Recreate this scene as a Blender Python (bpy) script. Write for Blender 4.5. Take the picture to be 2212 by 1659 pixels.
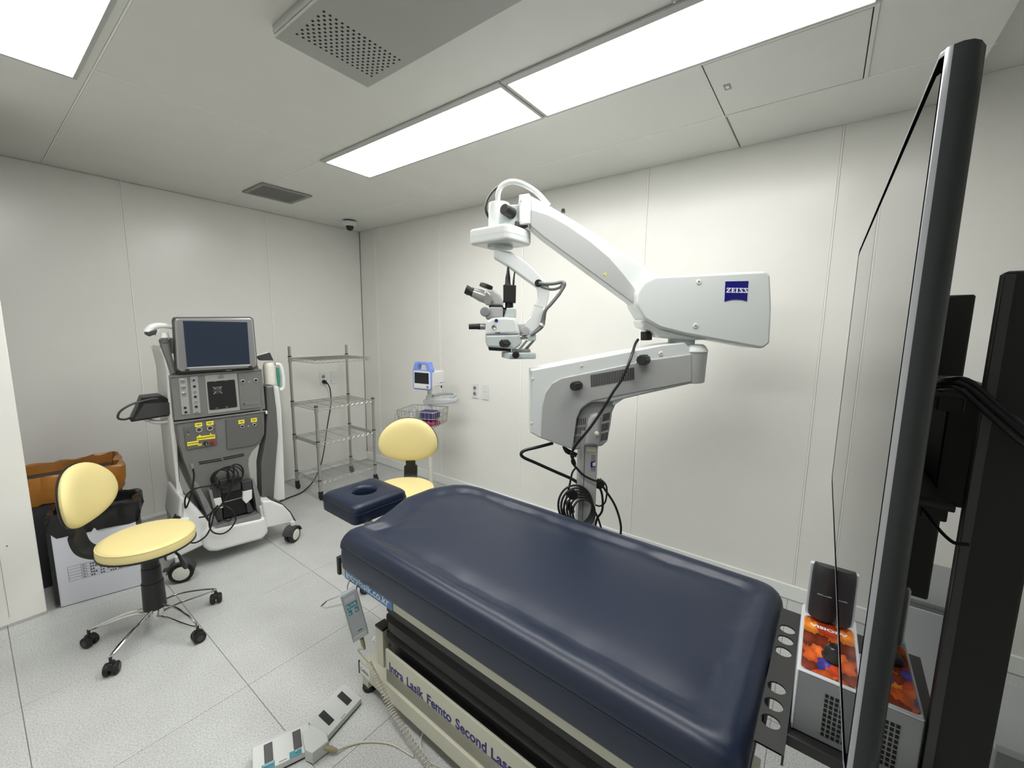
import bpy, bmesh, math, random
from mathutils import Vector, Matrix
from mathutils.geometry import tessellate_polygon
random.seed(7)
for o in list(bpy.data.objects): bpy.data.objects.remove(o)
SC = bpy.context.scene
COL = SC.collection
R = math.radians

# ------------------------------------------------------------------ camera
YAW, PIT, ROL = R(36.824), R(-7.6786), R(0.6827)
fw = Vector((math.cos(YAW)*math.cos(PIT), math.sin(YAW)*math.cos(PIT), math.sin(PIT)))
rt = fw.cross(Vector((0, 0, 1))).normalized(); up = rt.cross(fw)
r2 = math.cos(ROL)*rt + math.sin(ROL)*up; u2 = -math.sin(ROL)*rt + math.cos(ROL)*up
cd = bpy.data.cameras.new('camera'); cam = bpy.data.objects.new('camera', cd); COL.objects.link(cam)
M = Matrix.Identity(4)
for i in range(3): M[i][0], M[i][1], M[i][2] = r2[i], u2[i], -fw[i]
M[0][3], M[1][3], M[2][3] = 0, 0, 1.52
cam.matrix_world = M
cd.sensor_fit = 'HORIZONTAL'; cd.sensor_width = 36; cd.lens = 894.25/2212*36; cd.clip_start = 0.02
SC.camera = cam
# ------------------------------------------------------------------ world and exposure
w = bpy.data.worlds.new('world'); SC.world = w; w.use_nodes = True
w.node_tree.nodes['Background'].inputs[0].default_value = (0.5, 0.5, 0.5, 1)
w.node_tree.nodes['Background'].inputs[1].default_value = 0.0
vs = SC.view_settings
vs.view_transform = 'Standard'; vs.look = 'None'; vs.gamma = 1; vs.use_curve_mapping = False
vs.exposure = .9
LIGHT = 9.0          # strength of the ceiling LED diffusers

# ------------------------------------------------------------------ materials
def lin(c):
    return tuple(((v/255)/12.92 if v/255 <= .04045 else ((v/255+.055)/1.055)**2.4) for v in c)
def mat(name, col, rough=.5, metal=0., bump=0., scale=60., var=0., vscale=4., spec=.5, coat=0., emit=0., ior=None, trans=0.):
    m = bpy.data.materials.new(name); m.use_nodes = True
    nt = m.node_tree; b = nt.nodes['Principled BSDF']
    c = lin(col) + (1,)
    b.inputs['Base Color'].default_value = c
    b.inputs['Roughness'].default_value = rough; b.inputs['Metallic'].default_value = metal
    b.inputs['Specular IOR Level'].default_value = spec
    if coat: b.inputs['Coat Weight'].default_value = coat; b.inputs['Coat Roughness'].default_value = .1
    if ior: b.inputs['IOR'].default_value = ior
    if trans: b.inputs['Transmission Weight'].default_value = trans
    if emit: b.inputs['Emission Color'].default_value = c; b.inputs['Emission Strength'].default_value = emit
    tc = nt.nodes.new('ShaderNodeTexCoord')
    if var:
        n = nt.nodes.new('ShaderNodeTexNoise'); n.inputs['Scale'].default_value = vscale; n.inputs['Detail'].default_value = 5
        nt.links.new(tc.outputs['Object'], n.inputs['Vector'])
        r = nt.nodes.new('ShaderNodeValToRGB')
        r.color_ramp.elements[0].position = .3; r.color_ramp.elements[1].position = .7
        r.color_ramp.elements[0].color = tuple(v*(1-var) for v in c[:3]) + (1,)
        r.color_ramp.elements[1].color = tuple(min(1, v*(1+var)) for v in c[:3]) + (1,)
        nt.links.new(n.outputs['Fac'], r.inputs['Fac']); nt.links.new(r.outputs['Color'], b.inputs['Base Color'])
    if bump:
        n = nt.nodes.new('ShaderNodeTexNoise'); n.inputs['Scale'].default_value = scale; n.inputs['Detail'].default_value = 3
        nt.links.new(tc.outputs['Object'], n.inputs['Vector'])
        bp = nt.nodes.new('ShaderNodeBump'); bp.inputs['Strength'].default_value = bump; bp.inputs['Distance'].default_value = .002
        nt.links.new(n.outputs['Fac'], bp.inputs['Height']); nt.links.new(bp.outputs['Normal'], b.inputs['Normal'])
    return m
def floor_mat():
    m = mat('speckled_vinyl', (214, 217, 213), .38, bump=.05, scale=300)
    nt = m.node_tree; b = nt.nodes['Principled BSDF']
    tc = nt.nodes.new('ShaderNodeTexCoord'); ge = nt.nodes.new('ShaderNodeNewGeometry')
    n1 = nt.nodes.new('ShaderNodeTexNoise'); n1.inputs['Scale'].default_value = 190; n1.inputs['Detail'].default_value = 2
    n2 = nt.nodes.new('ShaderNodeTexNoise'); n2.inputs['Scale'].default_value = 6; n2.inputs['Detail'].default_value = 6
    nt.links.new(ge.outputs['Position'], n1.inputs['Vector']); nt.links.new(ge.outputs['Position'], n2.inputs['Vector'])
    r1 = nt.nodes.new('ShaderNodeValToRGB'); e = r1.color_ramp.elements
    e[0].position = .27; e[0].color = lin((160, 163, 162)) + (1,); e[1].position = .52; e[1].color = lin((199, 201, 200)) + (1,)
    x = e.new(.75); x.color = lin((213, 215, 214)) + (1,)
    nt.links.new(n1.outputs['Fac'], r1.inputs['Fac'])
    r2_ = nt.nodes.new('ShaderNodeValToRGB'); r2_.color_ramp.elements[0].color = (.93, .93, .92, 1); r2_.color_ramp.elements[0].position = .3
    r2_.color_ramp.elements[1].position = .65
    nt.links.new(n2.outputs['Fac'], r2_.inputs['Fac'])
    mx = nt.nodes.new('ShaderNodeMix'); mx.data_type = 'RGBA'; mx.blend_type = 'MULTIPLY'; mx.inputs[0].default_value = 1
    nt.links.new(r1.outputs['Color'], mx.inputs[6]); nt.links.new(r2_.outputs['Color'], mx.inputs[7])
    nt.links.new(mx.outputs[2], b.inputs['Base Color'])
    return m
MT = {
 'wall': mat('wall_panel_paint', (238, 238, 233), .27, bump=.03, scale=220, var=.012, spec=.5),
 'ceil': mat('ceiling_panel_paint', (230, 230, 225), .5, bump=.03, scale=220, var=.015),
 'seal': mat('panel_joint_sealant', (252, 252, 248), .4),
 'base': mat('baseboard_white', (242, 244, 242), .4),
 'floor': floor_mat(), 'grout': mat('floor_joint_grey', (132, 134, 132), .8),
 'lampframe': mat('light_frame_white', (186, 187, 184), .45),
 'led': mat('led_diffuser', (255, 254, 251), .5, emit=LIGHT),
 'grey_metal': mat('painted_grey_metal', (176, 178, 173), .5, var=.02),
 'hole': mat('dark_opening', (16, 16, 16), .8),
 'vent': mat('vent_aluminium', (150, 151, 146), .45, .3),
 'white': mat('white_plastic', (226, 228, 226), .35, bump=.02, scale=400),
 'offwhite': mat('ivory_plastic', (222, 221, 210), .4),
 'scope': mat('microscope_white_enamel', (222, 227, 226), .32, bump=.02, scale=500),
 'hosegrey': mat('grey_hose', (112, 114, 114), .45), 'scopegrey': mat('microscope_grey_enamel', (176, 178, 177), .38, bump=.03, scale=600),
 'scopepale': mat('microscope_pale_grey', (190, 200, 198), .35),
 'silver': mat('brushed_silver', (170, 171, 170), .3, .7),
 'chrome': mat('chrome', (214, 214, 212), .12, 1.),
 'steel': mat('zinc_wire', (190, 190, 186), .3, .8),
 'black': mat('black_plastic', (26, 26, 27), .42, bump=.02, scale=300),
 'gloss': mat('black_gloss_plastic', (30, 32, 34), .22),
 'rubber': mat('black_rubber', (20, 20, 21), .6),
 'cable': mat('black_cable', (18, 18, 19), .4),
 'yellow': mat('yellow_vinyl', (236, 220, 156), .42, bump=.05, scale=500, var=.02),
 'navy': None,
 'cream': mat('cream_enamel', (198, 197, 180), .4, bump=.02, scale=300, var=.015),
 'bellows': mat('bellows_black_fabric', (34, 34, 35), .5, bump=.1, scale=500),
 'blue': mat('blue_label_film', (66, 126, 190), .35),
 'ink': mat('navy_ink', (38, 34, 110), .5), 'inkw': mat('white_ink', (225, 232, 238), .5), 'inkk': mat('black_ink', (40, 42, 46), .5),
 'zblue': mat('logo_blue_film', (22, 20, 120), .3),
 'cons': mat('console_graphite', (124, 124, 123), .38, .25, bump=.03, scale=500),
 'consd': mat('console_dark_panel', (102, 102, 101), .4, .15, bump=.03, scale=500),
 'consl': mat('console_light_panel', (168, 170, 168), .38, .3),
 'conss': mat('console_silver', (160, 161, 161), .28, .6),
 'screen': mat('dark_screen_glass', (46, 54, 68), .12, coat=.6),
 'tvglass': mat('tv_black_glass', (6, 6, 8), .015, spec=.6),
 'tvback': mat('tv_dark_shell', (48, 52, 54), .3, .2),
 'tvbezel': mat('tv_silver_bezel', (178, 180, 186), .28, .6),
 'tray': mat('black_powder_coat', (38, 38, 38), .55, bump=.05, scale=700),
 'label': mat('yellow_label', (236, 224, 62), .5),
 'red': mat('red_plastic', (150, 40, 38), .3),
 'teal': mat('teal_label', (34, 128, 140), .5), 'green': mat('green_plastic', (60, 140, 118), .4),
 'periw': mat('periwinkle_plastic', (128, 152, 226), .35),
 'hand': mat('handset_grey', (170, 178, 182), .4), 'pedal': mat('pedal_grey', (196, 199, 197), .42),
 'purple': mat('purple_fabric', (70, 62, 112), .7, bump=.2, scale=200), 'magenta': mat('magenta_cloth', (168, 40, 96), .75, bump=.3, scale=60),
 'orangebag': mat('orange_waste_bag', (172, 114, 46), .35, bump=.6, scale=18, var=.15, vscale=9),
 'blackbag': mat('black_waste_bag', (20, 20, 21), .25, bump=.7, scale=22),
 'paper': mat('white_card', (216, 218, 228), .55), 'clear': mat('clear_film', (225, 228, 230), .15, trans=.6),
 'orange': None, 'devgrey': mat('device_grey', (132, 136, 138), .4), 'devlt': mat('device_pale_edge', (186, 190, 194), .4),
 'coil': mat('beige_coil_cable', (196, 190, 178), .45), 'beige': mat('beige_strain_relief', (150, 142, 110), .5),
 'tape': mat('masking_tape', (206, 200, 170), .6), 'smoke': mat('smoked_plastic', (58, 58, 60), .45), 'felt': mat('black_gap', (4, 4, 5), 1., spec=0.), 'deep': mat('matt_black_steel', (11, 11, 12), .6), 'cover': mat('dark_cover_plastic', (44, 44, 46), .5),
}
def navy_mat():
    m = mat('navy_vinyl', (25, 35, 56), .38, bump=.09, scale=420, spec=.45)
    nt = m.node_tree; b = nt.nodes['Principled BSDF']
    tc = nt.nodes.new('ShaderNodeTexCoord'); n = nt.nodes.new('ShaderNodeTexNoise'); n.inputs['Scale'].default_value = 5; n.inputs['Detail'].default_value = 4
    nt.links.new(tc.outputs['Object'], n.inputs['Vector'])
    r = nt.nodes.new('ShaderNodeMapRange'); r.inputs[3].default_value = .3; r.inputs[4].default_value = .44
    nt.links.new(n.outputs['Fac'], r.inputs[0]); nt.links.new(r.outputs[0], b.inputs['Roughness'])
    return m
MT['navy'] = navy_mat()
def orange_mat():
    m = mat('printed_petal_film', (200, 110, 50), .18)
    nt = m.node_tree; b = nt.nodes['Principled BSDF']
    tc = nt.nodes.new('ShaderNodeTexCoord'); mp = nt.nodes.new('ShaderNodeMapping'); mp.inputs['Scale'].default_value = (26, 40, 1)
    nt.links.new(tc.outputs['Object'], mp.inputs[0])
    v = nt.nodes.new('ShaderNodeTexVoronoi'); v.feature = 'F1'; v.inputs['Scale'].default_value = 1; nz = nt.nodes.new('ShaderNodeTexNoise'); nz.inputs['Scale'].default_value = 1.6; nz.inputs['Detail'].default_value = 3; nt.links.new(mp.outputs[0], nz.inputs['Vector'])
    ad = nt.nodes.new('ShaderNodeMix'); ad.data_type = 'RGBA'; ad.blend_type = 'ADD'; ad.inputs[0].default_value = .9; nt.links.new(mp.outputs[0], ad.inputs[6]); nt.links.new(nz.outputs['Color'], ad.inputs[7]); nt.links.new(ad.outputs[2], v.inputs['Vector'])
    r = nt.nodes.new('ShaderNodeValToRGB'); e = r.color_ramp.elements; e[0].position = 0; e[0].color = lin((120, 50, 32)) + (1,)
    e[1].position = .25; e[1].color = lin((206, 92, 40)) + (1,)
    for p, c in ((.45, (236, 140, 48)), (.62, (190, 70, 40)), (.72, (236, 168, 62)), (.8, (226, 112, 52)), (.88, (74, 66, 150)), (.95, (130, 176, 204))):
        x = e.new(p); x.color = lin(c) + (1,)
    r.color_ramp.interpolation = 'CONSTANT'
    sp = nt.nodes.new('ShaderNodeSeparateColor'); nt.links.new(v.outputs['Color'], sp.inputs[0]); nt.links.new(sp.outputs[0], r.inputs['Fac'])
    d = nt.nodes.new('ShaderNodeMapRange'); d.inputs[1].default_value = .2; d.inputs[2].default_value = .75; d.inputs[3].default_value = 1.1; d.inputs[4].default_value = .5
    nt.links.new(v.outputs['Distance'], d.inputs[0])
    mx = nt.nodes.new('ShaderNodeMix'); mx.data_type = 'RGBA'; mx.blend_type = 'MULTIPLY'; mx.inputs[0].default_value = 1
    nt.links.new(r.outputs['Color'], mx.inputs[6]); nt.links.new(d.outputs[0], mx.inputs[7]); nt.links.new(mx.outputs[2], b.inputs['Base Color'])
    return m
MT['orange'] = orange_mat()

# ------------------------------------------------------------------ geometry helpers
def rpoly(pts, r=.01, n=5):
    """round the corners of a polygon; r is one radius or one per corner"""
    out = []; N = len(pts)
    for i, p in enumerate(pts):
        rr = r[i] if isinstance(r, (list, tuple)) else r
        a, b, c = Vector(pts[i-1]), Vector(p), Vector(pts[(i+1) % N])
        d1, d2 = (a-b), (c-b); l1, l2 = d1.length, d2.length
        if rr <= 0 or l1 < 1e-6 or l2 < 1e-6: out.append(tuple(b)); continue
        d1.normalize(); d2.normalize()
        k = max(-1, min(1, d1.dot(d2))); h = math.acos(k)/2
        if h > R(86): out.append(tuple(b)); continue
        t = min(rr/math.tan(h), l1*.48, l2*.48)
        p1, p2 = b+d1*t, b+d2*t
        for j in range(n+1):
            s = j/n; out.append(tuple((1-s)**2*p1 + 2*s*(1-s)*b + s*s*p2))
    return out
def curve(pts, n=6, closed=False):
    """Catmull-Rom through points"""
    P = [Vector(p) for p in pts]; out = []; N = len(P)
    for i in range(N if closed else N-1):
        p0 = P[i-1] if (closed or i > 0) else P[0]*2-P[1]
        p1, p2 = P[i], P[(i+1) % N]
        p3 = P[(i+2) % N] if (closed or i+2 < N) else P[-1]*2-P[-2]
        for j in range(n):
            t = j/n
            out.append(.5*((2*p1)+(-p0+p2)*t+(2*p0-5*p1+4*p2-p3)*t*t+(-p0+3*p1-3*p2+p3)*t**3))
    if not closed: out.append(P[-1])
    return out
class G:
    def __init__(s): s.bm = bmesh.new()
    def _in(s, b):
        me = bpy.data.meshes.new('t'); b.to_mesh(me); b.free(); s.bm.from_mesh(me); bpy.data.meshes.remove(me); return s
    def box(s, x0, x1, y0, y1, z0, z1, b=0., seg=2):
        t = bmesh.new(); bmesh.ops.create_cube(t, size=1)
        for v in t.verts: v.co = Vector(((x0+x1)/2+v.co.x*(x1-x0), (y0+y1)/2+v.co.y*(y1-y0), (z0+z1)/2+v.co.z*(z1-z0)))
        if b: bmesh.ops.bevel(t, geom=list(t.edges), offset=b, segments=seg, profile=.5, affect='EDGES')
        return s._in(t)
    def prism(s, poly, a, b, axis='y', bev=0., seg=2):
        """extrude a polygon from a to b; bev rounds both rims by insetting the outline"""
        t = bmesh.new()
        f = {'y': lambda p, h: (p[0], h, p[1]), 'z': lambda p, h: (p[0], p[1], h), 'x': lambda p, h: (h, p[0], p[1])}[axis]
        P = []
        for p in poly:
            v = Vector((p[0], p[1]))
            if not P or (v-P[-1]).length > 1e-5: P.append(v)
        if (P[0]-P[-1]).length < 1e-5: P.pop()
        n = len(P); ar = sum(P[i].x*P[(i+1) % n].y-P[(i+1) % n].x*P[i].y for i in range(n)); sg = 1 if ar > 0 else -1
        nor = []
        for i in range(n):
            e1, e2 = (P[i]-P[i-1]).normalized(), (P[(i+1) % n]-P[i]).normalized()
            n1, n2 = Vector((-e1.y, e1.x))*sg, Vector((-e2.y, e2.x))*sg
            m = n1+n2
            m = m.normalized() if m.length > 1e-6 else n1
            nor.append(m/max(.5, m.dot(n1)))
        dr = 1 if b > a else -1; bev = min(bev, abs(b-a)*.45)
        lay = [(a, 0.), (b, 0.)]
        if bev:
            st = [(bev*(1-math.sin(k/seg*math.pi/2)), bev*(1-math.cos(k/seg*math.pi/2))) for k in range(seg+1)]
            lay = [(a+dr*d_, i_) for i_, d_ in st] + [(b-dr*d_, i_) for i_, d_ in st[::-1]]
        V = [[t.verts.new(f(P[i]+nor[i]*ins, h)) for i in range(n)] for h, ins in lay]
        for A, B in zip(V, V[1:]):
            for i in range(n): t.faces.new((A[i], B[i], B[(i+1) % n], A[(i+1) % n]))
        for ring, ins in ((V[0], lay[0][1]), (V[-1], lay[-1][1])):
            if n <= 4: t.faces.new(ring)
            else:
                for tr in tessellate_polygon([[(P[i]+nor[i]*ins).to_3d() for i in range(n)]]):
                    try: t.faces.new([ring[k] for k in tr])
                    except ValueError: pass
            for i in range(n):
                e = t.edges.get((ring[i], ring[(i+1) % n]))
                if e: e.smooth = False
        bmesh.ops.recalc_face_normals(t, faces=t.faces)
        return s._in(t)
    def fluted(s, p, q, r, n=10, d=.08):
        p, q = Vector(p), Vector(q); ax = q-p; m = ax.to_track_quat('Z', 'Y').to_matrix(); L = ax.length; rr = []
        for h, k in ((0, .9), (.08, 1.), (.85, .98), (1., .85)):
            rr.append([p+m @ Vector((r*k*(1+d*math.cos(n*R(a)))*math.cos(R(a)), r*k*(1+d*math.cos(n*R(a)))*math.sin(R(a)), L*h)) for a in range(0, 360, 6)])
        return s.rings(rr)
    def cyl(s, p, q, r, q2=None, n=20, b=0.):
        p, q = Vector(p), Vector(q); d = q-p; t = bmesh.new()
        bmesh.ops.create_cone(t, cap_ends=True, segments=n, radius1=r, radius2=r if q2 is None else q2, depth=d.length)
        if b: bmesh.ops.bevel(t, geom=[e for e in t.edges if any(len(f.verts) == n for f in e.link_faces)], offset=b, segments=2, profile=.5, affect='EDGES')
        t.transform(Matrix.Translation((p+q)/2) @ d.to_track_quat('Z', 'Y').to_matrix().to_4x4())
        return s._in(t)
    def tube(s, pts, r, n=8, closed=False, flat=1.):
        P = [Vector(p) for p in pts]; N = len(P); t = bmesh.new(); rings = []; up = None
        for i in range(N):
            if closed: d = P[(i+1) % N]-P[i-1]
            else: d = P[min(i+1, N-1)]-P[max(i-1, 0)]
            if d.length < 1e-9: d = Vector((0, 0, 1))
            d.normalize()
            if up is None: up = Vector((0, 0, 1)) if abs(d.z) < .9 else Vector((1, 0, 0))
            a = d.cross(up)
            if a.length < 1e-6: a = d.orthogonal()
            a.normalize(); u = a.cross(d); up = u
            rr = r[i] if isinstance(r, (list, tuple)) else r
            rings.append([t.verts.new(P[i]+a*math.cos(k*2*math.pi/n)*rr+u*math.sin(k*2*math.pi/n)*rr*flat) for k in range(n)])
        for i in range(N if closed else N-1):
            A, B = rings[i], rings[(i+1) % N]
            for k in range(n): t.faces.new((A[k], A[(k+1) % n], B[(k+1) % n], B[k]))
        if not closed: t.faces.new(rings[0][::-1]); t.faces.new(rings[-1])
        bmesh.ops.recalc_face_normals(t, faces=t.faces)
        return s._in(t)
    def rings(s, rr, cap0=True, cap1=True, closed=False):
        """loft through rings of equal length"""
        t = bmesh.new(); V = [[t.verts.new(p) for p in r] for r in rr]; n = len(rr[0])
        for i in range(len(V)-(0 if closed else 1)):
            A, B = V[i], V[(i+1) % len(V)]
            for k in range(n): t.faces.new((A[k], A[(k+1) % n], B[(k+1) % n], B[k]))
        if not closed:
            if cap0: t.faces.new(V[0][::-1])
            if cap1: t.faces.new(V[-1])
        bmesh.ops.recalc_face_normals(t, faces=t.faces)
        return s._in(t)
    def lathe(s, prof, c=(0, 0, 0), n=28, axis='z'):
        rr = []
        for r, h in prof:
            ring = []
            for k in range(n):
                a = 2*math.pi*k/n; x, y = r*math.cos(a), r*math.sin(a)
                p = {'z': (x, y, h), 'y': (x, h, y), 'x': (h, x, y)}[axis]
                ring.append((c[0]+p[0], c[1]+p[1], c[2]+p[2]))
            rr.append(ring)
        return s.rings(rr)
    def ell(s, c, rx, ry, rz, n=16):
        t = bmesh.new(); bmesh.ops.create_uvsphere(t, u_segments=n, v_segments=max(8, n//2), radius=1)
        for v in t.verts: v.co = Vector((c[0]+v.co.x*rx, c[1]+v.co.y*ry, c[2]+v.co.z*rz))
        return s._in(t)
    def xf(s, m): s.bm.transform(m); return s
    def rz(s, deg, at=(0, 0, 0)):
        a = Matrix.Translation(at); return s.xf(a @ Matrix.Rotation(R(deg), 4, 'Z') @ a.inverted())
def finish(me, ang=38):
    keep = [e.index for e in me.edges if e.use_edge_sharp]
    me.polygons.foreach_set('use_smooth', [True]*len(me.polygons)); me.set_sharp_from_angle(angle=R(ang))
    for i in keep: me.edges[i].use_edge_sharp = True
def obj(name, g, m, parent=None, ang=38):
    me = bpy.data.meshes.new(name); g.bm.to_mesh(me); g.bm.free(); finish(me, ang)
    me.materials.append(MT[m] if isinstance(m, str) else m)
    o = bpy.data.objects.new(name, me); COL.objects.link(o)
    wn = o.modifiers.new('weighted_normal', 'WEIGHTED_NORMAL'); wn.keep_sharp = True; wn.weight = 80
    if parent: o.parent = parent
    return o
def share(o, parent, loc=(0, 0, 0), rot=(0, 0, 0)):
    c = o.copy(); COL.objects.link(c); c.parent = parent; c.location = loc; c.rotation_euler = rot; return c
def tag(o, label, cat, group=None):
    o['label'] = label; o['category'] = cat
    if group: o['group'] = group
    return o
def thing(name, label, cat, loc=(0, 0, 0), rot=0., group=None):
    o = bpy.data.objects.new(name, None); COL.objects.link(o); o.empty_display_size = .1
    o.location = loc; o.rotation_euler = (0, 0, R(rot)); return tag(o, label, cat, group)
def struct(o, label=None):
    o['kind'] = 'structure'
    if label: o['label'] = label
    return o
def text(name, body, size, m, parent, loc, rot, ext=.0004, wid=None, font=None, shear=0., align='LEFT', bold=0.):
    cu = bpy.data.curves.new('t', 'FONT'); cu.body = body; cu.size = size; cu.extrude = ext; cu.align_x = align; cu.shear = shear; cu.offset = bold
    cu.resolution_u = 3
    t = bpy.data.objects.new('t', cu); COL.objects.link(t); bpy.context.view_layer.update()
    me = bpy.data.meshes.new_from_object(t.evaluated_get(bpy.context.evaluated_depsgraph_get()))
    bpy.data.objects.remove(t); me.name = name
    if wid and len(me.vertices):
        xs = [v.co.x for v in me.vertices]; k = wid/(max(xs)-min(xs)); x0 = min(xs) if align == 'LEFT' else 0
        for v in me.vertices: v.co.x = (v.co.x-x0)*k
    me.materials.clear(); me.materials.append(MT[m])
    o = bpy.data.objects.new(name, me); COL.objects.link(o); o.parent = parent; o.location = loc; o.rotation_euler = rot
    return o
FRONT = (R(90), 0, 0)        # text facing local -y

# ------------------------------------------------------------------ room
XW, YW, H = 2.72, 4.12, 2.53
X0, Y0, H2, YS = -1.7, -2.4, 2.61, -.388
fl = obj('floor', G().box(X0, XW+.12, Y0, YW+.12, -.06, -.0025), 'grout'); struct(fl, 'pale speckled floor of square tiles')
gx = [.006+.59*i for i in range(-3, 6)]; gy = [.035+.5985*i for i in range(-5, 8)]
tiles = {}
for xa in gx:
    for ya in gy:
        a0, a1, b0, b1 = max(xa, X0), min(xa+.59, XW), max(ya, Y0), min(ya+.5985, YW)
        if a1-a0 < .02 or b1-b0 < .02: continue
        k = (round(a1-a0, 3), round(b1-b0, 3))
        if k in tiles: share(tiles[k], fl, ((a0+a1)/2, (b0+b1)/2, 0))
        else:
            t = obj('floor_tile', G().box(-k[0]/2+.0012, k[0]/2-.0012, -k[1]/2+.0012, k[1]/2-.0012, -.02, 0, .0008, 1), 'floor', fl)
            t.location = ((a0+a1)/2, (b0+b1)/2, 0); tiles[k] = t
def panels(root, spans, axis, pos, thick, z0, z1, seal=.007, name='wall_panel'):
    for i, (a, b) in enumerate(spans):
        g = G()
        if axis == 'x': g.box(a+.0042, b-.0042, pos, pos+thick, z0, z1, .0015, 1)
        else: g.box(pos, pos+thick, a+.0042, b-.0042, z0, z1, .0015, 1)
        obj(name, g, 'wall', root)
        g = G()
        if axis == 'x': g.box(b-seal/2, b+seal/2, pos-.0018, pos+thick/2, z0, z1)
        else: g.box(pos-.0018, pos+thick/2, b-seal/2, b+seal/2, z0, z1)
        if i < len(spans)-1: obj('joint_strip', g, 'seal', root)
wl = obj('wall_left', G().box(X0, XW+.12, YW+.03, YW+.12, 0, H+.1), 'wall'); struct(wl, 'white panelled wall behind the grey console')
panels(wl, [(X0, -.155), (-.155, .81), (.81, 1.775), (1.775, XW)], 'x', YW, .03, 0, H)
wr = obj('wall_right', G().box(XW+.03, XW+.12, Y0, YW+.03, 0, H2+.05), 'wall'); struct(wr, 'white panelled wall behind the microscope')
panels(wr, [(Y0, -1.91), (-1.91, -.945)], 'y', XW, .03, 0, H2)
panels(wr, [(-.945, .016), (.016, .98), (.98, 1.945), (1.945, 2.885), (2.885, 3.845), (3.845, YW)], 'y', XW, .03, 0, H2)
struct(obj('wall_rear', G().box(X0-.12, X0, Y0, YW+.12, 0, H2+.05), 'wall'), 'plain white wall on the side of the doorway')
struct(obj('wall_front', G().box(X0, XW+.12, Y0-.12, Y0, 0, H2+.05), 'wall'), 'plain white wall opposite the grey console')
pt = obj('wall_partition', G().box(X0, .14, 3.15, 3.23, .012, H-.002, .003, 1), 'wall'); struct(pt, 'white partition edge beside the waste bins')
obj('floor_strip', G().box(X0, .142, 3.143, 3.15, .0, .014), 'chrome', pt)
obj('panel_seam', G().box(.015, .0175, 3.149, 3.152, .05, 2.2), 'grey_metal', pt)
for zz in (.42, .12): obj('screw', G().cyl((.05-zz*.05, 3.152, zz+.3), (.05-zz*.05, 3.1485, zz+.3), .003, n=8), 'smoke', pt)
struct(obj('baseboard_right', G().box(XW-.014, XW, Y0, YW, .002, .088, .003, 1), 'base'))
struct(obj('baseboard_left', G().box(.14, XW, YW-.012, YW, .002, .03, .003, 1), 'base'))
ce = obj('ceiling', G().box(X0, XW+.1, YS, YW+.1, H+.02, H+.14), 'ceil'); struct(ce, 'pale grey panelled ceiling')
cx, cy = [X0, .435, 1.462, 2.29, XW], [YS, .47, 2.447, YW]
for i in range(4):
    for j in range(3):
        if (i, j) == (3, 0) or False: pass
        obj('ceiling_panel', G().box(cx[i]+.004, cx[i+1]-.004, cy[j]+.004, cy[j+1]-.004, H, H+.02, .001, 1), 'ceil', ce)
for x in cx[1:4]: obj('joint_strip', G().box(x-.0028, x+.0028, YS, YW, H-.0008, H+.01), 'seal', ce)
obj('joint_strip', G().box(X0, XW, 2.4442, 2.4498, H-.0008, H+.01), 'seal', ce)
ch = obj('ceiling_raised', G().box(X0, XW+.1, Y0, YS+.002, H2, H2+.08), 'ceil'); struct(ch, 'slightly higher stretch of ceiling')

# ------------------------------------------------------------------ ceiling fittings
def ceiling_light(x0, x1, y0, y1, label):
    t = thing('ceiling_light', label, 'ceiling light', ((x0+x1)/2, (y0+y1)/2, H), 0, 'flush LED panel lights')
    a, b = (x1-x0)/2, (y1-y0)/2
    for nm, r in (('side', (-a-.035, -a, -b-.016, b+.016)), ('side', (a, a+.016, -b-.016, b+.016)), ('end', (-a, a, -b-.016, -b)), ('end', (-a, a, b, b+.016))):
        obj('frame_'+nm, G().box(*r, -.0095, -.001, .002, 1), 'lampframe', t)
    obj('diffuser', G().box(-a, a, -b, b, -.0085, -.001), 'led', t)
    return t
ceiling_light(1.478, 1.785, 1.185, 2.56, 'long LED ceiling panel nearer the corner, over the microscope')
ceiling_light(1.478, 1.785, -.03, 1.145, 'long LED ceiling panel beside the ceiling access hatch')
ceiling_light(.085, .39, 1.4, 2.57, 'LED ceiling panel at the left, above the stool')
ceiling_light(.085, .39, .2, 1.36, 'LED ceiling panel next to the left one, nearer the door side')
d = thing('air_diffuser', 'grey box with a field of round holes on the ceiling', 'air diffuser', (.93, 1.1, H), 0)
obj('housing', G().box(-.185, .185, -.55, .49, -.03, -.001, .003, 1), 'grey_metal', d)
obj('face_plate', G().box(-.182, .182, -.545, .487, -.042, -.031, .002, 1), 'grey_metal', d)
g = G()
for i in range(15):
    for j in range(6): g.cyl((-.145+.0205*i, .235+.034*j, -.0424), (-.145+.0205*i, .235+.034*j, -.0415), .0048, n=8)
for i in range(14):
    for j in range(5): g.cyl((-.135+.0205*i, .252+.034*j, -.0424), (-.135+.0205*i, .252+.034*j, -.0415), .0048, n=8)
obj('perforations', g, 'hole', d)
v = thing('ceiling_vent', 'grey slatted air grille in the ceiling above the console', 'vent', (1.595, 3.475, H), 0)
obj('backing', G().box(-.165, .165, -.155, .155, -.004, -.001), 'hole', v)
for r in ((-.183, .183, -.173, -.145), (-.183, .183, .145, .173), (-.183, -.155, -.145, .145), (.155, .183, -.145, .145)):
    obj('frame_bar', G().box(*r, -.012, -.001, .003, 1), 'vent', v)
sl = None
for i in range(10):
    yy = -.129+.0287*i
    if sl is None:
        sl = obj('slat', G().box(-.155, .155, -.0065, .0065, -.0115, -.0085), 'vent', v); sl.location = (0, yy, 0)
    else: share(sl, v, (0, yy, 0))
h = thing('access_hatch', 'flat square hatch with a small latch in the ceiling', 'hatch', (2.05, .22, H), 0)
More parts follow.
